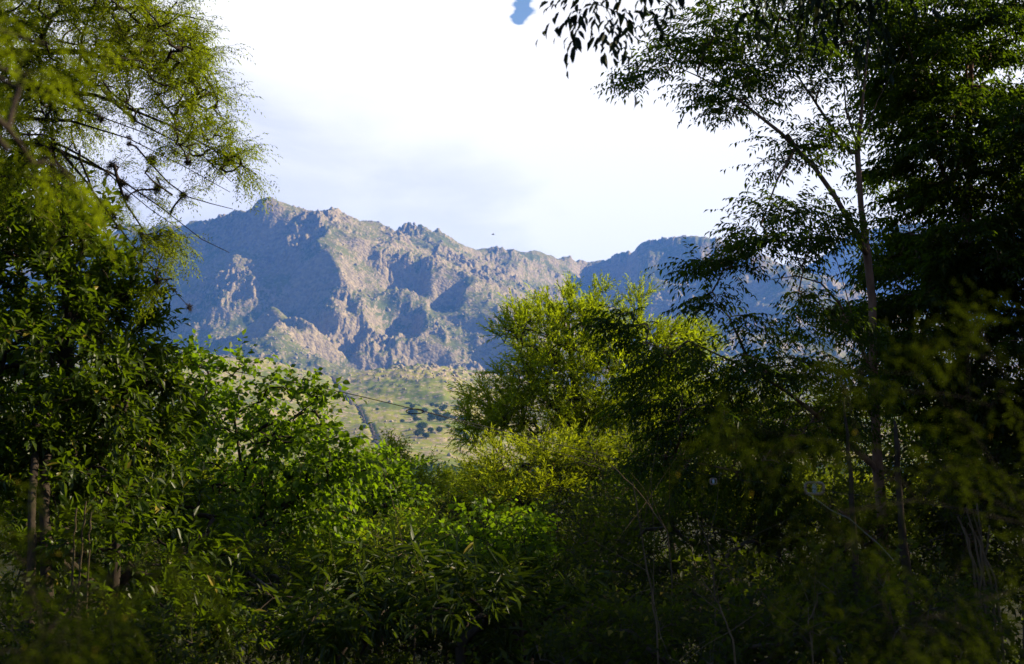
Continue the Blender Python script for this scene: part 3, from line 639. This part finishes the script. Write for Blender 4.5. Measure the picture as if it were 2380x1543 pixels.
# --- the sunlit willow
willow = plant('willow_tree', 'tall sunlit yellow green brushy tree right of centre in front of the mountain', 'tree',
    [[gp(1360, 31), at(1365, 1150, 31), at(1350, 1000, 31), at(1330, 860, 31), at(1320, 740, 31)],
     [at(1350, 1000, 31), at(1220, 880, 30.5), at(1200, 780, 30.5)], [at(1350, 1000, 31), at(1470, 880, 31), at(1500, 770, 31)], [at(1365, 1150, 31), at(1230, 1030, 30.5), at(1130, 960, 30.5)], [at(1365, 1150, 31), at(1520, 1000, 31), at(1580, 880, 31)]],
    [(1330, 730, 31, 110, 40, 1.6, 1.0), (1215, 745, 30.5, 45, 55, 0.9, 0.9), (1160, 775, 30.4, 25, 14, 0.4, 1.0), (1325, 692, 31, 12, 22, 0.3, 2.0), (1400, 680, 31, 26, 10, 0.3, 1.6), (1490, 700, 31, 30, 26, 0.6, 0.9), (1290, 800, 30.5, 120, 70, 1.8), (1430, 790, 31, 130, 80, 1.9), (1240, 870, 30.3, 95, 70, 1.4), (1380, 890, 30.5, 160, 90, 2.0), (1560, 870, 31.5, 130, 100, 1.9), (1600, 800, 32, 70, 60, 1.5), (1170, 950, 30.0, 95, 70, 1.3), (1110, 925, 30.0, 45, 22, 0.6, 0.9), (1110, 1005, 30.0, 45, 50, 0.9), (1290, 970, 30.3, 150, 65, 1.6), (1450, 980, 31, 150, 80, 1.7)],
    SP_willow, 125, 10, rbase=0.20, tw=7, wig=0.1, upb=0.2, twig_r=0.003)
wb = plant('willow_bush', 'bright yellow green bush along the foot of the big willow', 'bush',
    [[gp(1230, 25), at(1235, 1200, 25), at(1230, 1110, 25)]], [(1230, 1080, 25, 120, 55, 1.5), (1340, 1075, 25.5, 90, 55, 1.4), (1150, 1130, 24.5, 80, 50, 1.2), (1250, 1160, 24, 120, 50, 1.2)], SP_wbush, 150, 11, rbase=0.08, tw=6)
plant('willow_bush', 'bright yellow green bush behind the pinnate boughs right of the big willow', 'bush',
    [[gp(1450, 27), at(1450, 1200, 27), at(1450, 1120, 27)]], [(1440, 1090, 27, 90, 60, 1.4), (1560, 1030, 28, 110, 90, 1.6), (1690, 960, 29, 110, 90, 1.6)], SP_wbush, 100, 12, rbase=0.08, tw=6)
# --- pinnate tree on the right with its bare limbs against the sky
ash = plant('pinnate_tree', 'tall open tree with pinkish stems and sprays of pinnate leaves against the sky', 'tree',
    [[gp(2060, 12.5), at(2055, 1300, 12.4), at(2040, 1000, 12.3), at(2026, 700, 12.2), at(2005, 480, 12.1), at(1998, 350, 12.0), at(2008, 220, 12.0), at(2020, 60, 12.0)],
     pl((2040, 900, 12.3), (1990, 770, 12.0), (1955, 700, 11.8), (1900, 645, 11.7), (1860, 622, 11.6), (1780, 655, 11.5)),
     pl((1990, 770, 12.0), (1965, 680, 11.9), (1945, 600, 11.9), (1930, 560, 11.9)),
     pl((2026, 620, 12.2), (1950, 460, 11.8), (1890, 380, 11.7), (1830, 310, 11.6), (1720, 230, 11.5), (1620, 170, 11.4), (1560, 150, 11.4)),
     pl((1998, 400, 12.0), (1940, 300, 12.0), (1900, 230, 12.0), (1830, 140, 12.0)),
     pl((1998, 350, 12.0), (1970, 260, 12.2), (1960, 150, 12.3)), pl((1998, 350, 12.0), (2040, 230, 12.1), (2100, 120, 12.1)),
     pl((1850, 340, 11.6), (1810, 420, 11.4), (1770, 530, 11.3)), pl((2055, 1100, 12.4), (1900, 960, 11.8), (1750, 860, 11.4), (1600, 790, 11.2)),
     pl((1750, 860, 11.4), (1690, 740, 11.2), (1650, 680, 11.2)), pl((2055, 1250, 12.4), (1880, 1150, 11.8), (1700, 1090, 11.4), (1540, 1060, 11.2))],
    [(1520, 140, 11.4, 75, 22, 0.5, 0.9), (1510, 185, 11.4, 50, 22, 0.4, 0.8), (1600, 100, 11.4, 90, 45, 0.6, 0.9), (1720, 90, 11.6, 110, 60, 0.9, 1.0), (1700, 215, 11.5, 90, 45, 0.5, 0.8), (1680, 270, 11.4, 50, 35, 0.4, 0.6), (1850, 70, 12.0, 140, 75, 1.0, 1.0), (1820, 180, 11.8, 110, 60, 0.7, 1.0), (2000, 60, 12.2, 110, 80, 1.2, 1.0), (1940, 200, 12.1, 60, 50, 0.7, 0.5), (1900, 330, 11.7, 90, 40, 0.6, 0.8), (1830, 370, 11.5, 70, 40, 0.5, 0.8),
     (1790, 500, 11.3, 85, 32, 0.5, 1.0), (1690, 610, 11.2, 85, 35, 0.5, 1.1), (1770, 560, 11.3, 100, 40, 0.6, 1.1), (1880, 520, 11.6, 80, 60, 0.7, 1.1), (1850, 595, 11.6, 60, 30, 0.5, 0.8), (1655, 700, 11.2, 18, 50, 0.2, 1.0), (1750, 760, 11.2, 60, 30, 0.5, 0.7), (1930, 760, 11.8, 90, 60, 0.8, 1.0), (1830, 690, 11.5, 60, 28, 0.4, 0.5), (1490, 745, 11.2, 75, 28, 0.4, 1.0), (1570, 810, 11.2, 85, 40, 0.6, 1.0), (1680, 840, 11.3, 90, 40, 0.7, 1.0), (1790, 860, 11.5, 90, 60, 0.8, 1.0), (1540, 900, 11.2, 80, 60, 0.6, 0.8), (1650, 960, 11.3, 130, 60, 0.8, 1.0), (1830, 990, 11.6, 120, 80, 0.9, 1.0), (1560, 1050, 11.2, 120, 60, 0.7, 1.0), (1750, 1100, 11.4, 130, 70, 0.8, 1.0), (1930, 900, 12.0, 100, 90, 1.0, 1.0)],
    SP_ash, 170, 13, rbase=0.055, parts=295, tw=4, wig=0.12, upb=0.12)
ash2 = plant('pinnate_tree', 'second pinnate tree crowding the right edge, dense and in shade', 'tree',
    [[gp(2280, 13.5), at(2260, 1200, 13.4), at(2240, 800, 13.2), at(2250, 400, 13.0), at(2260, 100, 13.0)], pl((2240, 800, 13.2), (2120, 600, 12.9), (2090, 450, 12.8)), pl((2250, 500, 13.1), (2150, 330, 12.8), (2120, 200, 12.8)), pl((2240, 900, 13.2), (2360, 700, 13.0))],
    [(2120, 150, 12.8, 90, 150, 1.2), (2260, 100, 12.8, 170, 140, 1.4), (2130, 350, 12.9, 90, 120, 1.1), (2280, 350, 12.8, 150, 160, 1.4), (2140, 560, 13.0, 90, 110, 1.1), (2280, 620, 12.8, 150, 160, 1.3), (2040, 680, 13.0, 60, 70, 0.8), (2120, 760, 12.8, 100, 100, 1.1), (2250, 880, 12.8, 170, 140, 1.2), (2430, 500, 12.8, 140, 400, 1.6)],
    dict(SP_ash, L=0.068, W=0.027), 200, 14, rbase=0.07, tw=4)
# --- the branch hanging into the top edge, nearest of the sharp ones
att_over = sample_blobs(np.random.default_rng(77), [(1480, -45, 5.6, 60, 20, 0.15), (1400, 0, 5.6, 30, 14, 0.1), (1365, -5, 5.6, 14, 8, 0.05), (1425, 45, 5.6, 8, 14, 0.05), (1570, -45, 5.6, 60, 25, 0.2), (1640, -15, 5.6, 35, 22, 0.2), (1750, -50, 5.7, 90, 35, 0.2), (1880, -50, 5.7, 90, 45, 0.2), (2000, -10, 5.7, 60, 60, 0.2)], 800)
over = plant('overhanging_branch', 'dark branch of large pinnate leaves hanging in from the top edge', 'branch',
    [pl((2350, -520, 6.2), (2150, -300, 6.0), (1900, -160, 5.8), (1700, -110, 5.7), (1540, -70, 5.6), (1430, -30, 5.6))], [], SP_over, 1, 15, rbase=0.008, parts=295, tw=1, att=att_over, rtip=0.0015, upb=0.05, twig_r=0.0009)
# --- peach scrub at the bottom
for i, (bl, g0, lb) in enumerate([([(880, 1400, 8.6, 150, 70, 0.7), (800, 1500, 8.2, 160, 60, 0.6)], (860, 8.6), 'long narrow leaved scrub at the bottom edge, left of the three clumps'),
                                 ([(1070, 1440, 8.0, 130, 80, 0.7), (1060, 1370, 8.2, 70, 50, 0.5)], (1070, 8.0), 'long narrow leaved scrub at the bottom edge, middle clump with drooping sunlit tips'),
                                 ([(1230, 1460, 8.4, 120, 80, 0.7)], (1230, 8.4), 'long narrow leaved scrub at the bottom edge, right hand clump')]):
    p0 = gp(*g0); top = at(bl[0][0], bl[0][1] + 60, g0[1])
    plant('peach_shrub', lb, 'shrub', [[p0, p0 * 0.5 + top * 0.5, top]], bl, SP_peach, 170, 20 + i, group='long leaved shrubs along the bottom edge', rbase=0.03, parts=200, tw=4)
# --- dark undergrowth
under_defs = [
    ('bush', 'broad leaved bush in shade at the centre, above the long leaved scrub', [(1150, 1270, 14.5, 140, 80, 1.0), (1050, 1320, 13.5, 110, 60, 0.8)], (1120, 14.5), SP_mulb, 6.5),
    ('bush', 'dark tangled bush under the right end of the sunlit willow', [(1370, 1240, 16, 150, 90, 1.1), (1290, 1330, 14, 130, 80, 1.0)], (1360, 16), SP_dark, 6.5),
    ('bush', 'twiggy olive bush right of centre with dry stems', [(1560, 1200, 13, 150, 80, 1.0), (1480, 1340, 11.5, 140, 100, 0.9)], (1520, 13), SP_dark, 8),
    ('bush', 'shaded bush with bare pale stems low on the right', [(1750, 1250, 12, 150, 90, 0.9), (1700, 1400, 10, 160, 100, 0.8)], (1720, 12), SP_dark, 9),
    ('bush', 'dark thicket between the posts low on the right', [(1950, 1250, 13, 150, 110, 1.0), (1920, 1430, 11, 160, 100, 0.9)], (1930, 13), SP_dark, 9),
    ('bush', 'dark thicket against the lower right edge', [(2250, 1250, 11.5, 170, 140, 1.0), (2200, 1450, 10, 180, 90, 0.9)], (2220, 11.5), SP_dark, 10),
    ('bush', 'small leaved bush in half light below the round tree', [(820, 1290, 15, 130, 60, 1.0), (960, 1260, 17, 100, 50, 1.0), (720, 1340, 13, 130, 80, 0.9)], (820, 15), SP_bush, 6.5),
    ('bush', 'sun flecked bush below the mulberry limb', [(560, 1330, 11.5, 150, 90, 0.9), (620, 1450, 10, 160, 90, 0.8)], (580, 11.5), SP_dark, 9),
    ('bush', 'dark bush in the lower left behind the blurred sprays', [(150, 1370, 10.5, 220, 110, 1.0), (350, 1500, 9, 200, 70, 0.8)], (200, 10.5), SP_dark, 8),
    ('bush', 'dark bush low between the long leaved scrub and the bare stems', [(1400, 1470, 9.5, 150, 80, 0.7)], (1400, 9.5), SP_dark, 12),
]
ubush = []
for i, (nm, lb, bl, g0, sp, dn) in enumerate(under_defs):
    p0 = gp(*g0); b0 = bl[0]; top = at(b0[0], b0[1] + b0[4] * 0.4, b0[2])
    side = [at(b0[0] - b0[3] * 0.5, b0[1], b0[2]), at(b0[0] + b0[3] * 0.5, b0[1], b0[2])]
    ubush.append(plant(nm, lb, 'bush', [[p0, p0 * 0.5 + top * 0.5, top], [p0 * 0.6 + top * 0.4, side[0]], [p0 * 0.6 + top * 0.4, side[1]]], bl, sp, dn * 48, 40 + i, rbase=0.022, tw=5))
# --- background thicket behind the gap: copies of the two bright bushes
r_ = random.Random(3)
backs = [(700, 34), (780, 38), (1000, 40), (1100, 42), (1180, 46), (960, 48), (860, 46), (620, 40), (1560, 40), (1680, 38), (1800, 36), (1920, 34), (2050, 36), (2200, 34), (500, 36), (380, 34), (240, 32), (100, 32), (1060, 60), (940, 62), (820, 64), (1180, 66)]
for i, (px, Y) in enumerate(backs):
    x = (px - 1190) / F * Y
    copy_tree(wb, (x, Y, float(ground_z(x, Y))), r_.uniform(0, 6), r_.uniform(0.85, 1.05), 'yellow green bush in the thicket beyond the clearing')['group'] = 'bushes of the far thicket'
rows = [(px + r_.uniform(-40, 40), 24 + r_.uniform(-2, 2), 1.15 if px < 1500 else 1.55) for px in range(-100, 2500, 190)] + [(px + r_.uniform(-40, 40), 19 + r_.uniform(-1.5, 1.5), 0.9) for px in range(-100, 2500, 165)]
for i, (px, Y, sc) in enumerate(rows):
    x = (px - 1190) / F * Y; src = ubush[(1, 3, 4, 7)[i % 4]]
    copy_tree(src, (x, Y, float(ground_z(x, Y))), r_.uniform(0, 6), sc * r_.uniform(0.85, 1.1), 'unseen dark bush added beyond the right edge to stop low sun')['group'] = 'dark bushes of the middle thicket'
# low growth on the slope itself
def low_growth():
    rng = np.random.default_rng(9); n = 7500
    Y = 4.5 + 26 * rng.uniform(0, 1, n) ** 1.5; x = Y * rng.uniform(-0.5, 0.5, n); O = np.stack([x, Y, ground_z(x, Y) + rng.uniform(0, 0.5, n)], -1)
    D = nrm(rng.normal(0, 0.45, (n, 3)) + np.array([0, 0, 1.0])); Lt = rng.uniform(0.25, 0.8, n)
    P, X, Nn = leaf_frames(rng, O, D, Lt, 12, 1.0, 0.1); Ls = 0.075 * rng.uniform(0.6, 1.3, len(P))
    V, f = leaf_verts(P, X, Nn, Ls, Ls * 0.5, TPL2); NTRI[0] += len(f)
    tag(mesh_obj('low_growth', V, f, m_dark), 'low leafy growth covering the shaded slope under the bushes', 'ground cover', kind='stuff')
low_growth()
# unseen trees added to the right and round the viewpoint to shade the near slope
for i, (x, y, sc, rz) in enumerate([(8.2, 9.5, 1.0, 1.0), (8.8, 14.5, 1.1, 2.6), (6.6, 5.2, 0.95, 4.0), (11.0, 19.0, 1.15, 5.0), (4.5, -2.5, 1.0, 0.5), (-5.0, -2.0, 1.0, 3.3), (0.0, -6.0, 1.1, 2.0), (-7.0, 4.0, 1.0, 5.5), (9.0, 1.0, 1.0, 0.2), (7.0, 12.3, 0.85, 4.4), (9.8, 11.5, 0.95, 0.9), (10.8, 8.0, 1.0, 3.1), (12.5, 14.0, 1.05, 5.2), (10.2, 17.0, 1.0, 1.6), (12.8, 10.5, 1.1, 2.9), (6.6, 7.6, 0.8, 2.2)]):
    copy_tree(ash2, (x, y, float(ground_z(x, y))), rz, sc, 'unseen pinnate tree added beyond the edge of the view for its shade')['group'] = 'added shade trees round the viewpoint'
for i, (x, y, sc) in enumerate([(5.6, 6.3, 1.3), (5.6, 8.5, 1.25), (6.4, 11.5, 1.4), (7.6, 15.0, 1.5), (4.6, 3.4, 1.1), (8.5, 19.0, 1.5), (7.5, 7.0, 1.4)]):  # bushes added out of view on the right, blocking sun under the crowns
    copy_tree(ubush[(3, 4, 5)[i % 3]], (x, y, float(ground_z(x, y))), r_.uniform(0, 6), sc, 'unseen dark bush added beyond the right edge to stop low sun')['group'] = 'dark bushes of the middle thicket'
for i, (px, Y, sc) in enumerate([(500, 7.4, 0.7), (700, 7.6, 0.7), (900, 7.0, 0.6), (1130, 7.2, 0.62), (1330, 7.4, 0.7), (1520, 7.8, 0.8), (820, 12.5, 0.85), (920, 12.0, 0.8), (1010, 12.6, 0.85), (1110, 12.2, 0.8), (960, 15.5, 0.9), (1060, 16, 0.9), (860, 15, 0.9), (1210, 13.5, 0.85), (1720, 7.6, 0.8), (1950, 7.6, 0.85), (2200, 7.4, 0.85), (300, 7.2, 0.8), (80, 7.0, 0.8)]):
    x = (px - 1190) / F * Y
    copy_tree(ubush[(4, 7, 3)[i % 3]], (x, Y, float(ground_z(x, Y))), r_.uniform(0, 6), sc, 'dark small leaved bush low along the bottom edge')['group'] = 'dark low bushes along the bottom edge'
# --- near blurred sprays
plant('feathery_branch', 'blurred feathery bough close to the lens at the lower right', 'branch',
    [pl((2900, 1500, 2.11), (2600, 1300, 1.92), (2380, 1200, 1.86), (2150, 1150, 1.80), (1950, 1200, 1.74)), pl((2600, 1300, 1.92), (2350, 1350, 1.80), (2150, 1420, 1.74)), pl((2380, 1200, 1.86), (2250, 950, 1.80), (2100, 820, 1.80), (1980, 860, 1.74)), pl((2150, 1150, 1.80), (1950, 1000, 1.74), (1750, 1010, 1.74), (1640, 1050, 1.74))],
    [(2250, 900, 1.80, 130, 90, 0.2), (2000, 860, 1.80, 90, 50, 0.15, 0.7), (1750, 1020, 1.74, 120, 35, 0.15, 0.8), (2050, 1080, 1.74, 120, 60, 0.2, 0.7), (2300, 1150, 1.80, 120, 120, 0.2), (2050, 1280, 1.74, 140, 60, 0.2, 0.6), (2250, 1430, 1.74, 150, 80, 0.2), (1980, 1480, 1.74, 140, 50, 0.15, 0.8)],
    SP_feath, 1500, 30, rbase=0.0017, tw=3, rtip=0.0008, twig_r=0.0004)
plant('feathery_branch', 'blurred feathery spray close to the lens in the lower left corner', 'branch',
    [pl((-300, 2100, 1.80), (-100, 1750, 1.74), (60, 1550, 1.67), (150, 1350, 1.67)), pl((60, 1550, 1.67), (250, 1450, 1.61), (330, 1320, 1.61))],
    [(60, 1400, 1.67, 110, 90, 0.2), (240, 1430, 1.61, 120, 90, 0.2), (100, 1500, 1.61, 180, 50, 0.2), (330, 1330, 1.61, 50, 60, 0.12, 0.7), (20, 1230, 1.67, 60, 60, 0.12, 0.6)],
    SP_feath, 1500, 31, rbase=0.0017, tw=3, rtip=0.0008, twig_r=0.0004)
# ------------------------------------------------------------------ posts, stems, wires and other small things
def stem(name, label, cat, pts, r0, r1, mat, group=None, side=None):
    P = np.array(pts); loc = P[0].copy(); rng = np.random.default_rng(len(label))
    n = 14; t = np.linspace(0, 1, n); seg = np.linspace(0, 1, len(P)); Q = np.stack([np.interp(t, seg, P[:, k]) for k in range(3)], -1)
    Q[1:-1] += rng.normal(0, 0.004, (n - 2, 3)); root = empty(name, loc, label, cat, group)
    V, f = tubes([(Q, np.linspace(r0, r1, n) * rng.uniform(0.9, 1.12, n))], 9); mesh_obj('trunk', V, f, mat, root, loc, True)
    if side:
        for k in range(side):
            i = rng.integers(3, n - 2); d = nrm(rng.normal(size=3) + np.array([0, -0.3, 0.9])); ln = rng.uniform(0.25, 0.8) * np.linalg.norm(P[-1] - P[0]) * 0.3
            V, f = tubes([(np.array([Q[i], Q[i] + d * ln * 0.5 + rng.normal(0, 0.02, 3), Q[i] + d * ln]), [r1 * 0.8, r1 * 0.6, r1 * 0.2])], 5); mesh_obj('side_branch', V, f, mat, root, loc)
    return root
stem('tree_trunk', 'straight dark trunk standing in the black hollow, lower right', 'tree trunk', [gp(1992, 9.6), at(1990, 1440, 9.6), at(1985, 1240, 9.6), at(1975, 1060, 9.6), at(1960, 930, 9.8)], 0.03, 0.008, B_dark)
stem('tree_trunk', 'thicker dark trunk just right of the straight one, lower right', 'tree trunk', [gp(2130, 9.9), at(2115, 1400, 9.9), at(2095, 1240, 9.9), at(2085, 1040, 10), at(2080, 980, 10.1)], 0.045, 0.010, B_dark)
stem('tree_trunk', 'leaning brown trunk low at the far left edge', 'tree trunk', [gp(80, 8.3), at(72, 1400, 8.3), at(75, 1180, 8.5), at(90, 900, 9.8)], 0.03, 0.02, B_dark)
stem('tree_trunk', 'sun striped brown trunk beside the leaning one at the lower left', 'tree trunk', [gp(125, 8.6), at(112, 1340, 8.6), at(100, 1150, 8.8), at(130, 880, 10)], 0.045, 0.03, B_dark)
for k, (x0, x1, y0, y1) in enumerate([(2300, 2245, 1400, 1180), (2312, 2262, 1385, 1195), (2290, 2270, 1370, 1170), (2322, 2250, 1360, 1215), (2280, 2225, 1350, 1200), (2275, 2300, 1390, 1220), (2268, 2240, 1330, 1225)]):
    stem('dry_cane', 'pale dry cane in the leaning bundle near the right edge', 'cane', [gp(x0 + 25, 8.4), at(x0, y0, 8.4), at(x1, y1, 8.4)], 0.010, 0.006, B_dry, 'dry canes in the bundle near the right edge')
for k, (x0, x1, y0, y1) in enumerate([(168, 178, 1330, 1180), (185, 200, 1320, 1165), (205, 212, 1310, 1190)]):
    stem('dry_cane', 'pale dry cane in the shade near the left trunks', 'cane', [gp(x0, 8.2), at(x0, y0, 8.2), at(x1, y1, 8.2)], 0.008, 0.005, B_dry, 'dry canes near the left trunks')
for lab, pts, Y, sd in [('thin reddish sapling stem rising from the bottom edge right of centre', [(1530, 1480), (1500, 1300), (1470, 1120)], 7.2, 7),
                    ('pale forked dry stems low on the right', [(1710, 1500), (1672, 1410), (1630, 1340)], 6.9, 9),
                    ('pale dry stem under the round tree above the long leaved scrub', [(965, 1330), (945, 1290), (930, 1262)], 9.0, 6),
                    ('dry slanting stem crossing the dark thicket right of centre', [(1560, 1250), (1490, 1150), (1420, 1080)], 9.5, 6),
                    ('short pale stem catching the sun in the right thicket', [(1660, 1330), (1640, 1250), (1620, 1190)], 8.5, 6),
                    ('dry stem with side twigs at the lower right', [(1890, 1520), (1880, 1450), (1900, 1380)], 6.9, 7),
                    ('sunlit crooked stem low in the left thicket', [(700, 1500), (720, 1460), (750, 1400)], 7.6, 5)]:
    stem('dry_sapling', lab, 'sapling', [gp(pts[0][0], Y)] + [at(x, y, Y) for x, y in pts], 0.0065, 0.0025, B_dry, None, sd)
# ball moss on the mesquite twigs
M_moss = plain_mat('ball_moss_grey', (0.05, 0.04, 0.028), 0.95)
def ball_moss():
    rng = np.random.default_rng(4); n = 130; D = nrm(rng.normal(size=(n, 3))); O = D * 0.25
    V, f = twigs_mesh(O, D * 0.7 + rng.normal(0, 0.06, (n, 3)), D * rng.uniform(0.85, 1.3, (n, 1)) + rng.normal(0, 0.12, (n, 3)), 0.05)
    me_o = mesh_obj('ball_moss', V, f, M_moss); NN = np.concatenate([NODES[mesq.name]]); k = 0
    for px, py in [(312, 470), (413, 437), (433, 443), (427, 430), (250, 403), (380, 398), (360, 400), (387, 357), (405, 361), (305, 402), (450, 402), (473, 410), (363, 455), (372, 457), (283, 493), (320, 523), (277, 545), (273, 440), (377, 732), (403, 730), (383, 705), (290, 350), (340, 330), (265, 300), (300, 290), (355, 345), (330, 372), (230, 330), (215, 370), (395, 320)]:
        vx = NN[:, 0] / NN[:, 1] * F + 1190; d = ray(px, py); tgt = CAM + d * (8.4 / d[1]); i = int(np.argmin(np.linalg.norm((NN - tgt) * np.array([1, 0.3, 1]), axis=1)))
        o = me_o if k == 0 else me_o.copy()
        if k: COL.objects.link(o)
        s_ = rng.uniform(0.018, 0.034); o.location = tuple(NN[i]); o.scale = (s_, s_, s_ * 1.2); o.rotation_euler = tuple(rng.uniform(0, 6, 3)); k += 1
        tag(o, 'dark spiky ball of air plant clinging to a mesquite twig', 'air plant', 'air plant balls on the feathery tree')
ball_moss()
# overhead wire with a knot, and the fittings on it
M_wire = plain_mat('dark_wire', (0.014, 0.014, 0.014), 0.95); M_cer = plain_mat('fitting_ceramic', (0.16, 0.11, 0.09), 0.3); M_pale = plain_mat('pale_fitting', (0.22, 0.30, 0.38), 0.35); M_twine = plain_mat('pale_twine', (0.16, 0.16, 0.14), 0.6)
def curve_pts(pts, n=60):
    P = np.array(pts); t = np.linspace(0, 1, n); sg = np.linspace(0, 1, len(P)); return np.stack([np.interp(t, sg, P[:, k]) for k in range(3)], -1)
def smooth(P, it=6):
    P = P.copy()
    for _ in range(it): P[1:-1] = 0.25 * P[:-2] + 0.5 * P[1:-1] + 0.25 * P[2:]
    return P
kn = at(985, 956, 17.5)
loop = np.array([kn + np.array([0.11 * math.cos(a) - 0.11, 0, 0.03 * math.sin(a)]) for a in np.linspace(0, 2 * math.pi, 17)])
P = smooth(curve_pts(pl((-200, 805, 10.5), (150, 815, 12), (480, 850, 13.5), (770, 905, 15.5), (985, 956, 17.5), (1180, 1004, 20), (1480, 1078, 25), (1750, 1150, 29))))
V, f = tubes([(P, np.full(len(P), 0.0055)), (loop, np.full(len(loop), 0.0065))], 5); tag(mesh_obj('overhead_wire', V, f, M_wire), 'thin dark wire with a small knotted loop crossing in front of the foothill', 'wire')
P = smooth(curve_pts(pl((985, 956, 17.5), (1100, 990, 18.5), (1250, 1038, 20), (1500, 1110, 23))))
V, f = tubes([(P, np.full(len(P), 0.0045))], 5); tag(mesh_obj('overhead_wire', V, f, M_wire), 'second wire parting from the knot and sinking towards the big willow', 'wire')
def fitting(name, label, c, w, h, mat, core):
    root = empty(name, c, label, 'insulator'); ring = []
    for a in np.linspace(0, 2 * math.pi, 25): 
        ca, sa = math.cos(a), math.sin(a); ring.append((w * np.sign(ca) * abs(ca) ** 0.5, 0, h * np.sign(sa) * abs(sa) ** 0.5))
    V, f = tubes([(np.array(ring), np.full(25, h * 0.28))], 8); mesh_obj('frame', V, f, mat, root, None, True)
    V, f = tubes([(np.array([(0, 0, -h), (0, 0, -h * 0.4), (0, 0, h * 0.4), (0, 0, h)]), [h * 0.2, h * 0.45, h * 0.45, h * 0.2])], 10); mesh_obj('core', V, f, core, root, None, True)
fitting('insulator', 'small brown box shaped insulator strung on a wire in the right thicket', at(1893, 1135, 6.6), 0.042, 0.026, M_cer, M_pale)
fitting('insulator', 'small brown ring with a pale blue core among dark leaves right of the willow', at(1658, 1119, 6.9), 0.015, 0.013, M_cer, M_pale)  # small brown ring with a pale blue core, at the wire
P = smooth(curve_pts(pl((1560, 1082, 7.2), (1658, 1108, 6.9), (1870, 1133, 6.6), (2000, 1152, 6.4), (2300, 1190, 6.0)), 40), 3)
V, f = tubes([(P, np.full(len(P), 0.0018))], 5); tag(mesh_obj('fence_wire', V, f, M_wire), 'thin wire through the right thicket carrying the insulator and the small ring', 'wire')
P = smooth(curve_pts(pl((1880, 1150, 6.55), (1900, 1163, 6.5), (1935, 1188, 6.5), (1975, 1205, 6.5), (2010, 1238, 6.5), (2040, 1262, 6.5), (2075, 1300, 6.5)), 40), 2)
V, f = tubes([(P, np.full(len(P), 0.0022))], 5); tag(mesh_obj('twine', V, f, M_twine), 'pale loose twine hanging down to the right from the brown insulator', 'twine')
# bird far off in front of the cloud
def bird():
    c = at(1146, 545, 300); root = empty('bird', c, 'tiny dark bird gliding in front of the cloud above the ridge', 'bird')
    V, f = tubes([(np.array([(-0.35, 0, 0), (-0.15, 0, 0.02), (0.15, 0, 0.03), (0.4, 0, 0)]), [0.02, 0.09, 0.08, 0.02])], 8); mesh_obj('body', V, f, M_wire, root, None, True)
    for sgn in (-1, 1):
        V = [(-0.12, 0, 0.03), (0.16, 0, 0.03), (0.10, sgn * 0.5, 0.18), (-0.02, sgn * 0.95, 0.12), (-0.10, sgn * 0.5, 0.15), (0.02, sgn * 0.3, 0.06)]
        mesh_obj('wing', V, np.array([(0, 1, 5), (5, 1, 2), (0, 5, 4), (5, 2, 4), (4, 2, 3)]), M_wire, root)
bird()
# trees on the foothill and the far wood at its foot
m_far = leaf_mat('far_tree_leaf', (0.045, 0.075, 0.016), (0.075, 0.115, 0.022), (0.05, 0.08, 0.01), 0.3, 0.0, 0.6, 0.15)
def crown_quads(rng, n, size, rad, cen):
    v = nrm(rng.normal(size=(n, 3))) * rng.uniform(0.25, 1, (n, 1)) ** 0.4 * (1 + 0.25 * rng.normal(size=(n, 1)) * 0.5)
    P = cen + v * rad; X = nrm(rng.normal(size=(n, 3))); Nn = nrm(rng.normal(size=(n, 3)) + v); Ls = size * rng.uniform(0.6, 1.3, n)
    return leaf_verts(P, X, Nn, Ls, Ls * 0.8, TPL2)
def far_trees():
    rng = np.random.default_rng(12); protos = []
    for i in range(52):
        if i < 44: px, py = np.clip(rng.normal(1015, 38), 935, 1085), 0; Y = rng.uniform(1950, 2650)
        else: px = rng.uniform(830, 1075); Y = rng.uniform(1650, 2600)
        x = (px - 1190) / F * Y; z = float(hill_z(np.array([x]), np.array([Y]))[0]); s_ = rng.uniform(0.7, 1.25) * (1 if i < 44 else 0.7)
        if i < 3:
            root = empty('hillside_tree', (x, Y, z), 'x', 'tree'); V, f = tubes([(np.array([(0, 0, -0.5), (0.2, 0, 2.0), (0, 0.2, 5.0)]), [0.45, 0.32, 0.12])], 6); mesh_obj('trunk', V, f, B_dark, root)
            V, f = crown_quads(rng, 420, 1.5, np.array([5.2, 5.2, 3.6]), np.array([0, 0, 4.8])); b = mesh_obj('crown', V, f, m_far, root); b['kind'] = 'stuff'; protos.append(root)
        else:
            root = copy_tree(protos[i % 3], (x, Y, z), rng.uniform(0, 6), 1)
        root.scale = (s_, s_, s_)
        tag(root, 'small dark green tree in the clump on the grassy foothill' if i < 44 else 'lone small tree dotted on the grassy foothill', 'tree', 'trees of the clump on the foothill' if i < 44 else 'lone trees on the foothill')
    n = 9000; px = rng.uniform(200, 2300, n); Y = rng.uniform(900, 1330, n); x = (px - 1190) / F * Y
    V, f = leaf_verts(np.stack([x, Y, -7 + rng.uniform(0, 13, n) + np.clip((Y - 1100) * 0.03, 0, 10)], -1), nrm(rng.normal(size=(n, 3))), nrm(rng.normal(size=(n, 3))), rng.uniform(3, 6, n), rng.uniform(3, 6, n), TPL2)
    tag(mesh_obj('far_wood', V, f, m_far), 'dark blue green wood along the foot of the grassy foothill', 'wood', kind='stuff')
far_trees()
